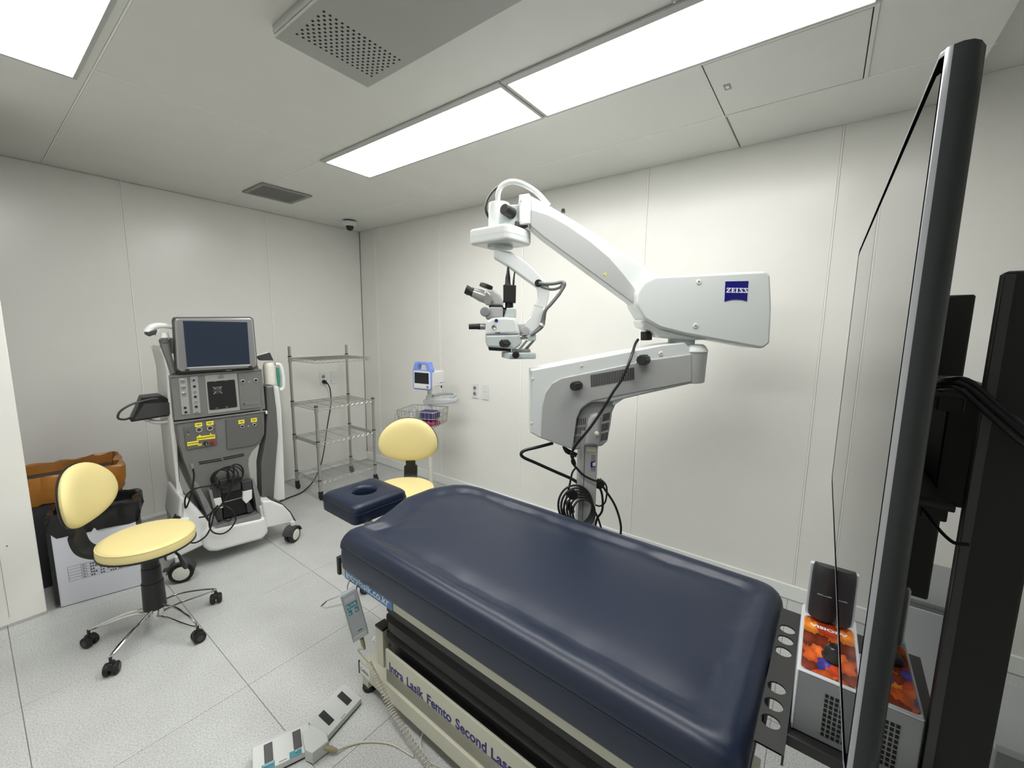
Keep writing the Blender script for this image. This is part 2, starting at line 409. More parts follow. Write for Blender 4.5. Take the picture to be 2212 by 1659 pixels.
for r in ((-.245, .245, -.265, -.252), (-.245, .245, .252, .265), (-.245, -.232, -.252, .252), (.232, .245, -.252, .252)):
    obj('frame_bar', G().box(*r, -.005, -.001, .001, 1), 'ceil', h)
obj('door', G().box(-.2285, .2285, -.2485, .2485, -.0045, -.001, .001, 1), 'ceil', h)
obj('gap', G().box(-.232, .232, -.252, .252, -.002, -.0008), 'hole', h)
la = obj('latch', G().box(-.045, .0, .185, .21, -.0065, -.004, .001, 1), 'vent', h)
obj('latch_button', G().box(-.036, -.012, .19, .204, -.008, -.006, .001, 1), 'ceil', la)
c = thing('security_camera', 'small white dome camera with dark bubble near the ceiling corner', 'camera', (2.38, 3.76, H), 0)
obj('mount', G().lathe([(.001, -.001), (.05, -.001), (.055, -.012)], n=24), 'smoke', c)
obj('body', G().lathe([(.056, -.01), (.066, -.016), (.065, -.032), (.054, -.046), (.038, -.054), (.001, -.054)], n=28), 'white', c)
obj('dome', G().lathe([(.036, -.053), (.035, -.066), (.029, -.084), (.016, -.095), (.001, -.098)], n=24), 'gloss', c)
obj('indicator', G().cyl((-.028, -.042, -.034), (-.031, -.046, -.035), .005, n=10), 'red', c)

# ------------------------------------------------------------------ wall sockets
def socket(loc, rot, kind, label):
    s = thing('wall_socket' if kind else 'blank_plate', label, 'wall socket' if kind else 'wall plate', loc, rot)
    obj('plate', G().box(-.036, .036, -.009, -.001, -.066, .066, .004, 2), 'white', s)
    if kind:
        for z in (-.027, .024):
            obj('outlet_ring', G().lathe([(.0205, -.0095), (.0215, -.011), (.0195, -.0112), (.018, -.0093)], (0, 0, z), 22, 'y'), 'white', s)
            o = obj('outlet_well', G().cyl((0, -.0096, z), (0, -.009, z), .018), 'vent', s)
            obj('pin_hole', G().cyl((-.009, -.0099, z), (-.009, -.0095, z), .003, n=8).cyl((.009, -.0099, z), (.009, -.0095, z), .003, n=8), 'hole', o)
    else: obj('screw', G().cyl((0, -.0105, .003), (0, -.0085, .003), .004, n=10), 'vent', s)
    return s
socket((2.232, YW, .976), 0, 1, 'white double socket with a black plug, behind the wire rack')
socket((2.352, YW, .98), 0, 0, 'blank white wall plate behind the wire rack')
socket((XW, 2.443, .966), -90, 1, 'white double socket on the wall beside the patient monitor')
socket((XW, 2.321, .965), -90, 0, 'blank white wall plate beside the patient monitor')
pc = thing('power_cord', 'black mains cord hanging from the wall socket through the rack', 'cord', (2.232, YW, 0), 0)
obj('plug', G().cyl((0, -.012, .949), (0, -.045, .946), .021, .018, n=16, b=.003).cyl((0, -.045, .946), (.02, -.06, .925), .012, .006, n=10), 'black', pc)
obj('cable', G().tube(curve([(.02, -.06, .925), (.035, -.07, .86), (.03, -.08, .72), (-.02, -.1, .55), (-.06, -.12, .42), (-.11, -.16, .28), (-.2, -.25, .16), (-.33, -.36, .07), (-.47, -.42, .012), (-.62, -.45, .008), (-.8, -.5, .008)], 6), .0055, 8), 'cable', pc)

# ------------------------------------------------------------------ phaco console
K = thing('surgical_console', 'grey and white wheeled eye surgery console with a dark screen', 'console', (1.0, 3.05, 0), -5)
cab = obj('upper_cabinet', G().prism(rpoly([(-0.2676,1.216),(0.2195,1.226),(0.2252,0.9475),(-0.269,0.9456)], .006), 0, .34, 'y', .004), 'cons', K)
for nm, b in (('top_trim', [(-0.2682,1.217),(0.2183,1.226),(0.2177,1.217),(-0.269,1.207)]), ('seam_trim', [(-0.2727,0.9372),(0.2199,0.9394),(0.2193,0.9298),(-0.2735,0.9274)])):
    obj(nm, G().prism(b, -.006, .01, 'y', .001, 1), 'conss', K)
pan = lambda nm, m, b, r, y0, y1: obj(nm, G().prism(rpoly(b, r), y0, y1, 'y', .0015, 1), m, K)
p1 = pan('port_panel', 'consl', [(-0.2305,1.2),(-0.1904,1.202),(-0.1916,0.9743),(-0.2321,0.9746)], .006, -.004, .004)
p2 = pan('port_panel', 'consl', [(-0.1768,1.204),(-0.1377,1.207),(-0.1382,0.9752),(-0.1777,0.9751)], .006, -.004, .004)
p3 = pan('cassette_panel', 'consl', [(-0.1026,1.207),(0.071,1.209),(0.0732,0.963),(-0.101,0.9638)], .003, -.003, .004)
p4 = pan('probe_panel', 'cons', [(0.076,1.208),(0.2003,1.212),(0.199,0.9647),(0.0757,0.9659)], .008, -.006, .004)
obj('cassette_opening', G().prism(rpoly([(-0.0941,1.166),(0.0548,1.168),(0.0584,0.987),(-0.0925,0.9866)], .008), -.0055, .002, 'y'), 'hole', p3)
fan = obj('drive_rotor', G().lathe([(.001, -.008), (.02, -.008), (.026, -.0045), (.026, -.004)], ([(-0.0426,1.108)][0][0], 0, [(-0.0426,1.108)][0][1]), 20, 'y'), 'smoke', p3)
cx_, cz_ = -0.0426,1.108
for a in (45, 135, 225, 315):
    q = G().box(-.003, .003, -.0095, -.0045, .012, .032, .001, 1); q.xf(Matrix.Translation((cx_, 0, cz_)) @ Matrix.Rotation(R(a), 4, 'Y')); obj('rotor_spoke', q, 'silver', p3)
for q in ([(-0.0533,1.165),(0.0062,1.166),(-0.0555,0.9934),(-0.0004,0.9949)]):
    obj('clip', G().box(q[0]-.006, q[0]+.006, -.0075, -.004, q[1]-.0025, q[1]+.0025, .001, 1), 'chrome', p3)
hz = [(-0.0185,1.189)]
obj('eject_button', G().prism([(hz[0][0]+.0155*math.cos(R(a)), hz[0][1]-.004+.018*math.sin(R(a))) for a in range(0, 181, 15)], -.008, -.002, 'y', .001, 1), 'conss', p3)
def port(parent, q, r, ring='consl', core='hole', y=-.006):
    x, z = q
    a = obj('socket_ring', G().lathe([(r*1.0, y+.003), (r*1.05, y-.002), (r*.8, y-.0035), (r*.62, y)], (x, 0, z), 18, 'y'), ring, parent)
    obj('socket_core', G().cyl((x, y+.001, z), (x, y-.001, z), r*.62, n=14), core, a)
for q in ([(-0.2125,1.181),(-0.212,1.143),(-0.2117,1.103)]): port(p1, q, .0105, 'conss', 'silver')
for q in ([(-0.2136,1.018),(-0.2122,0.9906)]): port(p1, q, .007, 'smoke')
for i, q in enumerate([(-0.1595,1.182),(-0.1588,1.144),(-0.1582,1.111),(-0.1589,1.08),(-0.1578,1.048),(-0.1588,1.018),(-0.159,0.9843)]): port(p2, q, .0085 if i == 0 else .0072, 'consl' if i % 2 == 0 else 'smoke', 'zblue' if i == 0 else ('hole' if i % 2 else 'silver'))
for q in ([(0.0991,1.152),(0.1749,1.153)]): port(p4, q, .013, 'consl', 'hole', -.008)
pl4 = obj('name_plate', G().prism([(0.0858,1.01),(0.1855,1.012),(0.1857,0.9924),(0.0858,0.9898)], -.0085, -.005, 'y'), 'conss', p4)
obj('emblem', G().cyl(([(0.0969,1.001)][0][0], -.0092, [(0.0969,1.001)][0][1]), ([(0.0969,1.001)][0][0], -.0084, [(0.0969,1.001)][0][1]), .005, n=12), 'zblue', pl4)
def tri(parent, q, s, m='consl', y=-.007):
    x, z = q; obj('warning_triangle', G().prism([(x-s, z-s*.8), (x+s, z-s*.8), (x, z+s)], y-.0006, y+.001, 'y'), m, parent)
tri(p4, [(0.1363,1.149)][0], .007)
# lower cabinet with the body narrowing to the neck
body = rpoly([(-0.2679,0.9312),(0.2213,0.9318),(0.2104,0.7771),(0.1821,0.7138),(0.1284,0.6664),(0.1064,0.6259),(0.1006,0.5786),(0.1071,0.4624),(0.1275,0.3403),(0.1479,0.2087),(-0.1231,0.2223),(-0.1548,0.3342),(-0.1895,0.4533),(-0.2221,0.5834),(-0.2448,0.7074),(-0.2577,0.8033)], [.004, .004, .03, .04, .04, .03, .03, .05, .02, .01, .01, .03, .04, .05, .05, .05, .03])
low = obj('lower_cabinet', G().prism(body, .004, .36, 'y', .01), 'cons', K)
q1 = pan('laser_panel', 'consd', [(-0.2285,0.8991),(-0.0686,0.8986),(-0.0675,0.7558),(-0.2256,0.7562)], .006, -.004, .006)
q2 = pan('drawer_door', 'consd', [(-0.0101,0.9135),(0.1969,0.9163),(0.1934,0.7676),(0.1773,0.738),(0.139,0.71),(-0.016,0.7141)], [.006, .006, .02, .02, .01, .004], -.005, .006)
for q in ([(-0.1556,0.871),(-0.0995,0.8715)]): port(q1, q, .0165, 'consl', 'smoke')
for q in ([(0.0771,0.8535),(0.1479,0.8526)]): port(q2, q, .0115, 'consl', 'hole', -.007)
tri(q2, [(0.1131,0.8506)][0], .007); tri(q1, [(-0.21,0.8531)][0], .004, 'devlt')
port(q1, [(-0.2089,0.8689)][0], .005, 'smoke', 'consl')
def ylab(parent, b, n=None):
    l = obj('yellow_sticker', G().prism(b, -.0062, -.0045, 'y'), 'label', parent)
    x0, x1 = min(p[0] for p in b), max(p[0] for p in b); z0, z1 = min(p[1] for p in b), max(p[1] for p in b); w_ = x1-x0; h_ = z1-z0
    if n:
        obj('print_line', G().box(x0+w_*.18, x1-w_*.18, -.0068, -.006, z1-h_*.5, z1-h_*.34), 'inkk', l)
        text('print_number', n, h_*.42, 'inkk', l, ((x0+x1)/2, -.0064, z0+h_*.12), FRONT, align='CENTER')
    else:
        for k in range(int(w_/.008)):
            obj('print_mark', G().box(x0+.004+k*.008, x0+.0095+k*.008, -.0068, -.006, z0+h_*.4, z0+h_*.62), 'inkk', l)
ylab(q1, [(-0.1733,0.9151),(-0.1371,0.915),(-0.1377,0.89),(-0.174,0.8904)], '1'); ylab(q1, [(-0.1156,0.916),(-0.0781,0.9159),(-0.0787,0.8905),(-0.1162,0.8908)], '2')
ylab(q2, [(0.0572,0.8976),(0.0917,0.8968),(0.0915,0.8717),(0.0568,0.8712)], '3'); ylab(q2, [(0.1298,0.8987),(0.1658,0.8978),(0.1655,0.8706),(0.1295,0.8717)], '4')
ylab(q1, [(-0.1702,0.831),(-0.0758,0.8266),(-0.0764,0.801),(-0.1708,0.806)]); ylab(q1, [(-0.2194,0.8039),(-0.1628,0.8044),(-0.1633,0.7808),(-0.2201,0.7793)])
ylab(q1, [(-0.1679,0.7817),(-0.1479,0.7821),(-0.1487,0.7703),(-0.1676,0.7698)])
for q in ([(-0.1548,0.8356),(-0.0974,0.8353)]): tri(q1, q, .006, 'label', -.006)
x, z = -0.0926,0.7799
obj('stop_button', G().lathe([(.013, -.004), (.0135, -.012), (.011, -.016), (.001, -.0165)], (x, 0, z), 20, 'y'), 'red', q1)
x, z = -0.1278,0.7795
ks = obj('key_switch', G().lathe([(.011, -.004), (.011, -.009), (.001, -.0095)], (x, 0, z), 18, 'y'), 'black', q1)
obj('key', G().box(x-.003, x+.003, -.022, -.009, z-.011, z+.005, .001, 1), 'silver', ks)
for b in ([(-0.1716,0.6664),(-0.0522,0.6627),(-0.0525,0.6581),(-0.172,0.6614)], [(-0.1677,0.655),(-0.0479,0.6509),(-0.0482,0.6463),(-0.1681,0.6499)], [(-0.0419,0.665),(0.0763,0.6666),(0.076,0.6619),(-0.0422,0.6604)], [(-0.0376,0.6531),(0.0782,0.655),(0.0779,0.6502),(-0.0379,0.6485)]):
    obj('vent_groove', G().prism(b, .001, .01, 'y'), 'hole', low)
# neck frame and the pedal recess
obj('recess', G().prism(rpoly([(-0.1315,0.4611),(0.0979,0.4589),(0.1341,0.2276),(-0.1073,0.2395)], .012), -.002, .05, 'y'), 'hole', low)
for b in ([(-0.2166,0.5513),(-0.1957,0.5515),(-0.1507,0.4165),(-0.1053,0.2544),(-0.1246,0.2297),(-0.1413,0.239)], [(0.0973,0.4867),(0.1113,0.4895),(0.1421,0.3516),(0.1522,0.2374),(0.1225,0.2205),(0.1123,0.2842)]):
    obj('neck_rail', G().prism(rpoly(b, .01), -.05, .06, 'y', .006), 'conss', low)
obj('sill', G().prism(rpoly([(-0.1337,0.2624),(0.1127,0.2567),(0.1283,0.2348),(0.1237,0.2063),(-0.1164,0.2279),(-0.1308,0.2333)], .006), -.09, .02, 'y', .004), 'conss', low)
# white base with two front legs
obj('base_shell', G().prism(rpoly([(-0.1667,0.2635),(-0.1391,0.2441),(0.1123,0.2203),(0.1465,0.2249),(0.1591,0.1502),(0.1623,0.1085),(0.1229,0.0732),(-0.1352,0.09),(-0.1777,0.1077),(-0.2036,0.1461),(-0.2028,0.2222)], [.02, .01, .01, .02, .03, .03, .03, .03, .03, .03, .03]), -.1, .3, 'y', .02, 4), 'white', K)
obj('base_flank', G().prism(rpoly([(-0.2861,0.4971),(-0.2446,0.4548),(-0.2039,0.382),(-0.1378,0.2362),(-0.1697,0.1302),(-0.2069,0.1453),(-0.2979,0.1341),(-0.3148,0.3224)], [.02, .03, .04, .01, .02, .02, .01, .03]), -.07, .34, 'y', .025, 4), 'white', K)
obj('base_flank', G().prism(rpoly([(0.1259,0.2919),(0.1494,0.3042),(0.1674,0.2246),(0.1703,0.1289),(0.1339,0.1927)], [.01, .01, .02, .01, .01]), -.07, .34, 'y', .008, 2), 'white', K)
obj('base_shell_rear', G().box(-.25, .23, .36, .42, .1, .36, .02, 3), 'white', K)
def leg(top, bot, nm, y0, y1):
    l = obj(nm, G().prism(rpoly(top, .012), y0, y1, 'y', .012, 3), 'white', K); obj('leg_trim', G().prism(bot, y0+.012, y1-.012, 'y', .004, 1), 'smoke', l); return l
leg([(0.1367,0.3375),(0.1903,0.3272),(0.2666,0.2657),(0.3115,0.1922),(0.3386,0.1162),(0.3195,0.1125),(0.153,0.1389)], [(0.1907,0.3338),(0.2275,0.3122),(0.2728,0.2671),(0.318,0.197),(0.3483,0.1198),(0.3319,0.1081),(0.2935,0.2018),(0.2491,0.2748),(0.1899,0.3207)], 'front_leg', -.09, .03)
leg([(-0.2559,0.3524),(-0.2008,0.1565),(-0.3285,0.1281),(-0.3705,0.1197),(-0.382,0.1365),(-0.344,0.2963),(-0.2993,0.3676)], [(-0.303,0.3776),(-0.2825,0.3558),(-0.3233,0.2826),(-0.3619,0.1189),(-0.3868,0.1298),(-0.3587,0.2728)], 'front_leg', -.09, .03)
for sx in (-1, 1):
    obj('rear_leg', G().prism(rpoly([(sx*.2, .13), (sx*.34, .11), (sx*.34, .15), (sx*.2, .24)], .01), .3, .42, 'y', .01), 'white', K)
def caster(parent, x, y, r=.05, rot=0., w_=.022):
    k = obj('caster', G().box(-.02, .02, -.018, .03, r*1.1, r*2.0, .006).cyl((0, .012, r*1.6), (0, .012, r*2.6), .014), 'white', parent)
    k.location = (x, y, 0); k.rotation_euler = (0, 0, R(rot))
    for s in (-1, 1):
        obj('wheel', G().lathe([(r*.72, s*.030), (r*.97, s*.026), (r, s*.016), (r*.97, s*.006), (r*.7, s*.004)], (0, 0, r), 28, 'x'), 'rubber', k)
        obj('wheel_disc', G().lathe([(.001, s*.0325), (r*.6, s*.032), (r*.74, s*.028), (r*.74, s*.01), (.001, s*.01)], (0, 0, r), 24, 'x'), 'offwhite', k)
    obj('fender', G().prism([(math.cos(R(a))*r*1.12, r+math.sin(R(a))*r*1.12) for a in range(10, 171, 16)]+[(math.cos(R(a))*r*1.0, r+math.sin(R(a))*r*1.0) for a in range(170, 9, -16)], -.034, .034, 'x'), 'smoke', k)
    return k
caster(K, .30, -.13, .055, -55); ck = caster(K, -.325, -.14, .062, 72)
obj('brake_pedal', G().box(-.018, .018, .05, .085, .085, .097, .004), 'smoke', ck)
caster(K, .31, .37, .05, 10); caster(K, -.31, .37, .05, 10)
# monitor
mo = obj('monitor', G().prism(rpoly([(-0.2241,1.555),(0.1552,1.568),(0.1731,1.557),(0.1792,1.269),(0.1666,1.242),(-0.2221,1.242),(-0.2404,1.257),(-0.2316,1.539)], [.014]*8), -.05, .03, 'y', .01, 3), 'conss', K)
obj('monitor_rim', G().prism(rpoly([(-0.2271,1.561),(0.1623,1.574),(0.1801,1.56),(0.1858,1.262),(0.1703,1.234),(-0.2239,1.235),(-0.2443,1.251),(-0.2349,1.542)], [.014]*8), -.035, .02, 'y', .006, 2), 'smoke', mo)
obj('screen', G().prism([(-0.1933,1.54),(0.1372,1.538),(0.1357,1.269),(-0.194,1.268)], -.0525, -.045, 'y', .001, 1), 'screen', mo)
obj('bezel_groove', G().prism([(-0.1919,1.266),(0.1368,1.264),(0.1364,1.258),(-0.1923,1.261)], -.0515, -.045, 'y'), 'devlt', mo)
for q in ([(-0.1944,1.25),(0.137,1.25)]): obj('latch', G().box(q[0]-.01, q[0]+.01, -.0525, -.045, q[1]-.005, q[1]+.005), 'black', mo)
obj('logo_bar', G().box(.0, .03, -.0525, -.045, 1.232, 1.237, .001, 1), 'chrome', mo)
obj('screen_bracket', G().prism([(-0.222,1.251),(0.1996,1.249),(0.2034,1.176),(-0.2362,1.182)], .01, .2, 'y'), 'consd', K)
# left side: pale side shell, post and handset
obj('side_shell', G().prism(rpoly([(-0.2823,1.397),(-0.2532,1.299),(-0.2542,1.115),(-0.2585,0.9427),(-0.2528,0.7805),(-0.2639,0.4833),(-0.2025,0.3248),(-0.2501,0.3253),(-0.2863,0.5501),(-0.286,0.8747),(-0.2837,1.018),(-0.2792,1.244),(-0.2898,1.356)], .01), .06, .4, 'y', .02, 2), 'white', K)
obj('side_post', G().prism(rpoly([(-0.2949,1.434),(-0.2548,1.433),(-0.2457,1.329),(-0.2337,1.228),(-0.2606,1.219),(-0.2735,1.303),(-0.2941,1.391)], .008), .01, .07, 'y', .012, 2), 'cons', K)
obj('side_post', G().prism(rpoly([(-0.2449,1.438),(-0.2188,1.438),(-0.226,1.344),(-0.2521,1.345)], .004), .05, .08, 'y', .006), 'cons', K)
hs = obj('handset', G().tube(curve([(a, .03, b) for a, b in [(-0.3475,1.469),(-0.3247,1.501),(-0.2888,1.512),(-0.2449,1.507),(-0.2151,1.502)]], 6), [.022, .022, .022, .021, .02, .02, .019, .019, .018, .018, .017, .017, .016, .016, .015, .015, .015, .015, .014, .014, .014, .014, .014, .013, .012], 12), 'white', K)
obj('handset_tip', G().prism(rpoly([(-0.3569,1.477),(-0.3219,1.485),(-0.3011,1.488),(-0.3135,1.461),(-0.3411,1.448),(-0.3581,1.461)], .006), .008, .052, 'y', .006), 'smoke', hs)
obj('handset_trigger', G().prism([(-0.3031,1.487),(-0.2905,1.49),(-0.3036,1.455),(-0.3141,1.453)], .02, .04, 'y', .003), 'white', hs)
obj('handset_cup', G().lathe([(.018, 0), (.02, -.02), (.024, -.03), (.012, -.04), (.001, -.04)][::-1], ([(-0.271,1.471)][0][0], .03, [(-0.271,1.471)][0][1]), 16), 'white', hs)
obj('post_collar', G().lathe([(.001, .0), (.026, 0), (.026, -.02), (.001, -.02)][::-1], ([(-0.2741,1.431)][0][0], .03, [(-0.2741,1.431)][0][1]), 16), 'consd', K)
obj('side_arm', G().tube([(p[0], .12, p[1]) for p in curve([(a, b) for a, b in [(-0.2848,0.926),(-0.3329,0.928),(-0.37,0.9454),(-0.4034,0.9732)]], 5)], .018, 12, flat=.7), 'white', K)
# right side: dark strip, white column, drip cup and handle
obj('right_column', G().prism(rpoly([(0.2949,1.102),(0.3302,1.089),(0.3396,0.9367),(0.3361,0.6636),(0.325,0.251),(0.2354,0.2614),(0.2814,0.6748)], .008), .04, .3, 'y', .01), 'white', K)
obj('right_strip', G().prism(rpoly([(0.2358,1.107),(0.2823,1.106),(0.2936,0.9471),(0.2941,0.7528),(0.2669,0.5479),(0.2358,0.2807),(0.161,0.3177),(0.171,0.571),(0.2145,0.761),(0.2341,0.9388)], [.006, .006, .02, .03, .03, .006, .006, .03, .03, .01]), -.005, .1, 'y', .01), 'consd', K)
rc = obj('canister', G().lathe([(.001, 0), (.037, 0), (.038, .12), (.034, .135), (.028, .15), (.001, .15)], ([(0.2839,1.112)][0][0], .07, [(0.2839,1.112)][0][1]), 24), 'offwhite', K)
obj('canister_handle', G().tube([(p[0], .08, p[1]) for p in curve([(a, b) for a, b in [(0.3311,1.246),(0.3581,1.241),(0.3711,1.2),(0.3765,1.133),(0.3734,1.079),(0.3536,1.058)]], 5)], .013, 10), 'white', rc)
obj('canister_insert', G().prism([(0.3329,1.226),(0.3507,1.218),(0.3559,1.151),(0.3519,1.081),(0.337,1.089),(0.3347,1.153)], .075, .085, 'y'), 'green', rc)
obj('canister_lid', G().prism([(0.2126,1.313),(0.2858,1.333),(0.2943,1.329),(0.3119,1.276),(0.2304,1.28)], .05, .1, 'y', .004), 'smoke', rc)
obj('lid_clip', G().tube([(a, .06, b) for a, b in [(0.2065,1.311),(0.2792,1.331),(0.293,1.317),(0.3109,1.271)]], .005, 8), 'white', rc)
obj('latch_tab', G().box(.222, .232, -.01, .01, .915, .937, .002, 1), 'white', K)
# things on the console
bx_ = thing('black_power_unit', 'black wedge shaped unit with a cord, on the console side arm', 'device', (1.0-.33, 3.2, .955), -5)
pu = rpoly([(-.115, .0), (.075, .012), (.085, .1), (.03, .145), (-.055, .142), (-.075, .09)], .006)
obj('body', G().prism(pu, -.05, .06, 'y', .006), 'black', bx_)
obj('side_plate', G().prism(rpoly([(-.1, .012), (.068, .02), (.075, .095), (-.05, .1)], .004), -.056, -.048, 'y', .002, 1), 'smoke', bx_)
for zz in (.03, .055, .08): obj('connector', G().box(.074, .086, -.03, -.01, zz-.006, zz+.006, .001, 1), 'chrome', bx_)
obj('cord', G().tube(curve([(.078, -.02, .11), (.0, -.05, .125), (-.09, -.06, .11), (-.15, -.06, .075), (-.165, -.05, .035), (-.14, -.03, .018), (-.11, -.01, .02)], 6), .006, 8), 'smoke', bx_)
fp = thing('stored_foot_pedal', 'grey and black foot pedal stowed in the console base', 'foot pedal', (1.0, 3.05, 0), -5)
fy = lambda n, m, b, y0, y1, bev=.006: obj(n, G().prism(rpoly(b, .006), y0, y1, 'y', bev), m, fp)
fy('heel_plate', 'smoke', [(-0.0831,0.5353),(0.0351,0.5318),(0.0346,0.4423),(-0.0747,0.4396)], -.05, -.005)
fy('tread', 'hole', [(-0.0747,0.4396),(0.0346,0.4423),(0.056,0.2729),(-0.076,0.2728)], -.045, -.004, .002)
fy('tread_edge', 'silver', [(-0.0713,0.3858),(0.0384,0.3868),(0.0381,0.3821),(-0.0717,0.3796)], -.047, -.03, .0)
for b, m in (([(-0.1297,0.4988),(-0.0779,0.4994),(-0.0805,0.4255),(-0.1274,0.4275)], 'smoke'), ([(0.0352,0.4929),(0.0949,0.4959),(0.0931,0.4248),(0.0389,0.4277)], 'smoke'),
             ([(-0.1298,0.4283),(-0.083,0.4262),(-0.0755,0.3518),(-0.1084,0.347)], 'white'), ([(0.0389,0.4277),(0.0933,0.428),(0.0892,0.3638),(0.0518,0.3363),(0.0326,0.3716)], 'white'),
             ([(-0.1159,0.3634),(-0.0835,0.3622),(-0.0823,0.2705),(-0.1148,0.2725)], 'smoke'), ([(0.0508,0.3414),(0.0703,0.3483),(0.0934,0.2783),(0.0569,0.2675)], 'smoke'),
             ([(-0.1455,0.4853),(-0.1258,0.4888),(-0.1109,0.3509),(-0.1298,0.3633)], 'silver')):
    fy('side_pad', m, b, -.06, -.005)
cb = thing('coiled_cable', 'black coiled cable hanging from the front of the console', 'cable', (1.0, 3.05, 0), -5)
def kc(pts, y, r=.0048): return G().tube(curve([(a, y+.012*math.sin(i*1.7), b) for i, (a, b) in enumerate(pts)], 6), r, 8)
obj('cable_connector', G().tube([(a, -.03, b) for a, b in [(-0.2118,0.6741),(-0.2097,0.6559),(-0.2075,0.6376)]], [.007, .009, .006], 10), 'silver', cb)
obj('cable_run', kc([(-0.2194,0.6576),(-0.2163,0.6075),(-0.2326,0.5392),(-0.2533,0.4724),(-0.2702,0.4252),(-0.2718,0.4636),(-0.2642,0.5049),(-0.2355,0.5312),(-0.1944,0.531),(-0.1477,0.5295),(-0.118,0.5451),(-0.106,0.5779)], -.1), 'cable', cb)
obj('cable_run', kc([(-0.2176,0.3581),(-0.1716,0.3511),(-0.1356,0.3902),(-0.1202,0.4033),(-0.1601,0.3471),(-0.1676,0.2742),(-0.1511,0.2376),(-0.1088,0.2154),(-0.066,0.2211),(-0.0381,0.258),(-0.0332,0.2939),(-0.0498,0.3495),(-0.0799,0.3842),(-0.1086,0.3965)], -.13), 'cable', cb)
obj('cable_run', kc([(-0.1222,0.4071),(-0.1367,0.3726),(-0.1638,0.2914),(-0.1933,0.242),(-0.2303,0.2114),(-0.2599,0.2112),(-0.2868,0.2397)], -.14), 'cable', cb)
obj('cable_run', kc([(-0.0128,0.6355),(-0.0145,0.5714),(-0.0346,0.4999),(-0.0692,0.4331),(-0.1022,0.3852),(-0.1298,0.3394),(-0.1032,0.2994),(-0.0646,0.2796),(-0.0411,0.2901)], -.11), 'cable', cb)
for i in range(4):
    c0 = -0.0514,0.5531
    obj('cable_loop', G().tube([(c0[0]+(.05+.009*i)*math.cos(R(a))+.014*(i-2), -.06-.006*i, c0[1]+(.052+.006*i)*math.sin(R(a))) for a in range(0, 360, 15)], .0042, 8, True), 'cable', cb)
obj('cable_loop', G().tube([([(0.0054,0.5605)][0][0]+.045*math.cos(R(a)), -.055, [(0.0054,0.5605)][0][1]+.06*math.sin(R(a))) for a in range(0, 360, 15)], .005, 8, True), 'cable', cb)

# ------------------------------------------------------------------ waste bins beside the partition
bb = thing('waste_box', 'waste bin lined with a black bag behind a white card with a printed table', 'waste bin', (.353, 3.115, 0), -15)
def bagrim(x0, x1, y0, y1, z0, z1, amp, seed, n=56):
    rnd = random.Random(seed); rr = []
    prof = [(0, z0, 1.0), (.012, z0+(z1-z0)*.4, 1.), (.014, z1-.02, 1.), (.006, z1, .9), (-.012, z1-.004, .6), (-.022, z1-.06, .5), (-.03, z1-.16, .3)]
    jit = [[rnd.uniform(-1, 1) for _ in range(n)] for _ in prof]
    per = rpoly([(x0, y0), (x1, y0), (x1, y1), (x0, y1)], .03, 6); pts = []
    L = [(Vector(per[i]), Vector(per[(i+1) % len(per)])) for i in range(len(per))]; T = sum((b-a).length for a, b in L)
    for k in range(n):
        s = T*k/n
        for a, b in L:
            l = (b-a).length
            if s <= l: pts.append(a+(b-a)*(s/l if l else 0)); break
            s -= l
    cxx, cyy = (x0+x1)/2, (y0+y1)/2
    for (off, z, k_), jt in zip(prof, jit):
        ring = []
        for i, p in enumerate(pts):
            dd = Vector((p[0]-cxx, p[1]-cyy)); dd.normalize(); j = (jt[i]+jt[i-1])*.5*amp
            ring.append((p[0]+dd.x*(off+j), p[1]+dd.y*(off+j), z+j*k_*.8))
        rr.append(ring)
    return G().rings(rr, False, True)
obj('bin_body', G().box(-.165, .165, .004, .24, .0, .46, .008), 'smoke', bb)
obj('card', G().box(-.168, .162, -.004, .002, .004, .43, .001, 1), 'paper', bb)
obj('bag', bagrim(-.172, .172, -.006, .246, .39, .52, .013, 3), 'blackbag', bb)
obj('bag_side', G().prism([(-.012, .03), (.1, .0), (.1, .5), (-.004, .5)], -.185, -.168, 'x', .004), 'blackbag', bb)
card = thing('printed_notice', 'printed form table with rows of text on the white card', 'notice', (.353, 3.115, 0), -15)
for i in range(6): obj('rule_line', G().box(-.125, .125, -.0048, -.0041, .135+.0165*i, .1358+.0165*i), 'inkk', card)
for xx in (-.125, -.075, -.055, .07, .09, .1245): obj('rule_line', G().box(xx, xx+.0008, -.0048, -.0041, .135, .2183), 'inkk', card)
for i, row in enumerate(('00  00  000', '000 00 000', '00  00 000', '0000 000', '000 00 000')):
    for k, chh in enumerate(row):
        if chh == '0': obj('print_mark', G().box(-.04+.0095*k, -.0335+.0095*k, -.0048, -.0041, .1395+.0165*i, .1465+.0165*i), 'inkk', card)
    obj('print_mark', G().box(-.07, -.06, -.0048, -.0041, .139+.0165*i, .147+.0165*i), 'vent', card)
    for k in (0, 1): obj('print_mark', G().box(.073+k*.009, .079+k*.009, -.0048, -.0041, .1395+.0165*i, .1465+.0165*i), 'inkk', card)
ob = thing('medical_waste_bin', 'taller waste bin behind, lined with an orange bag', 'waste bin', (.3, 3.62, 0), -4)
obj('bin_body', G().box(-.24, .24, -.17, .17, 0, .6, .02), 'smoke', ob)
obj('bag', bagrim(-.25, .25, -.18, .18, .50, .66, .02, 9), 'orangebag', ob)

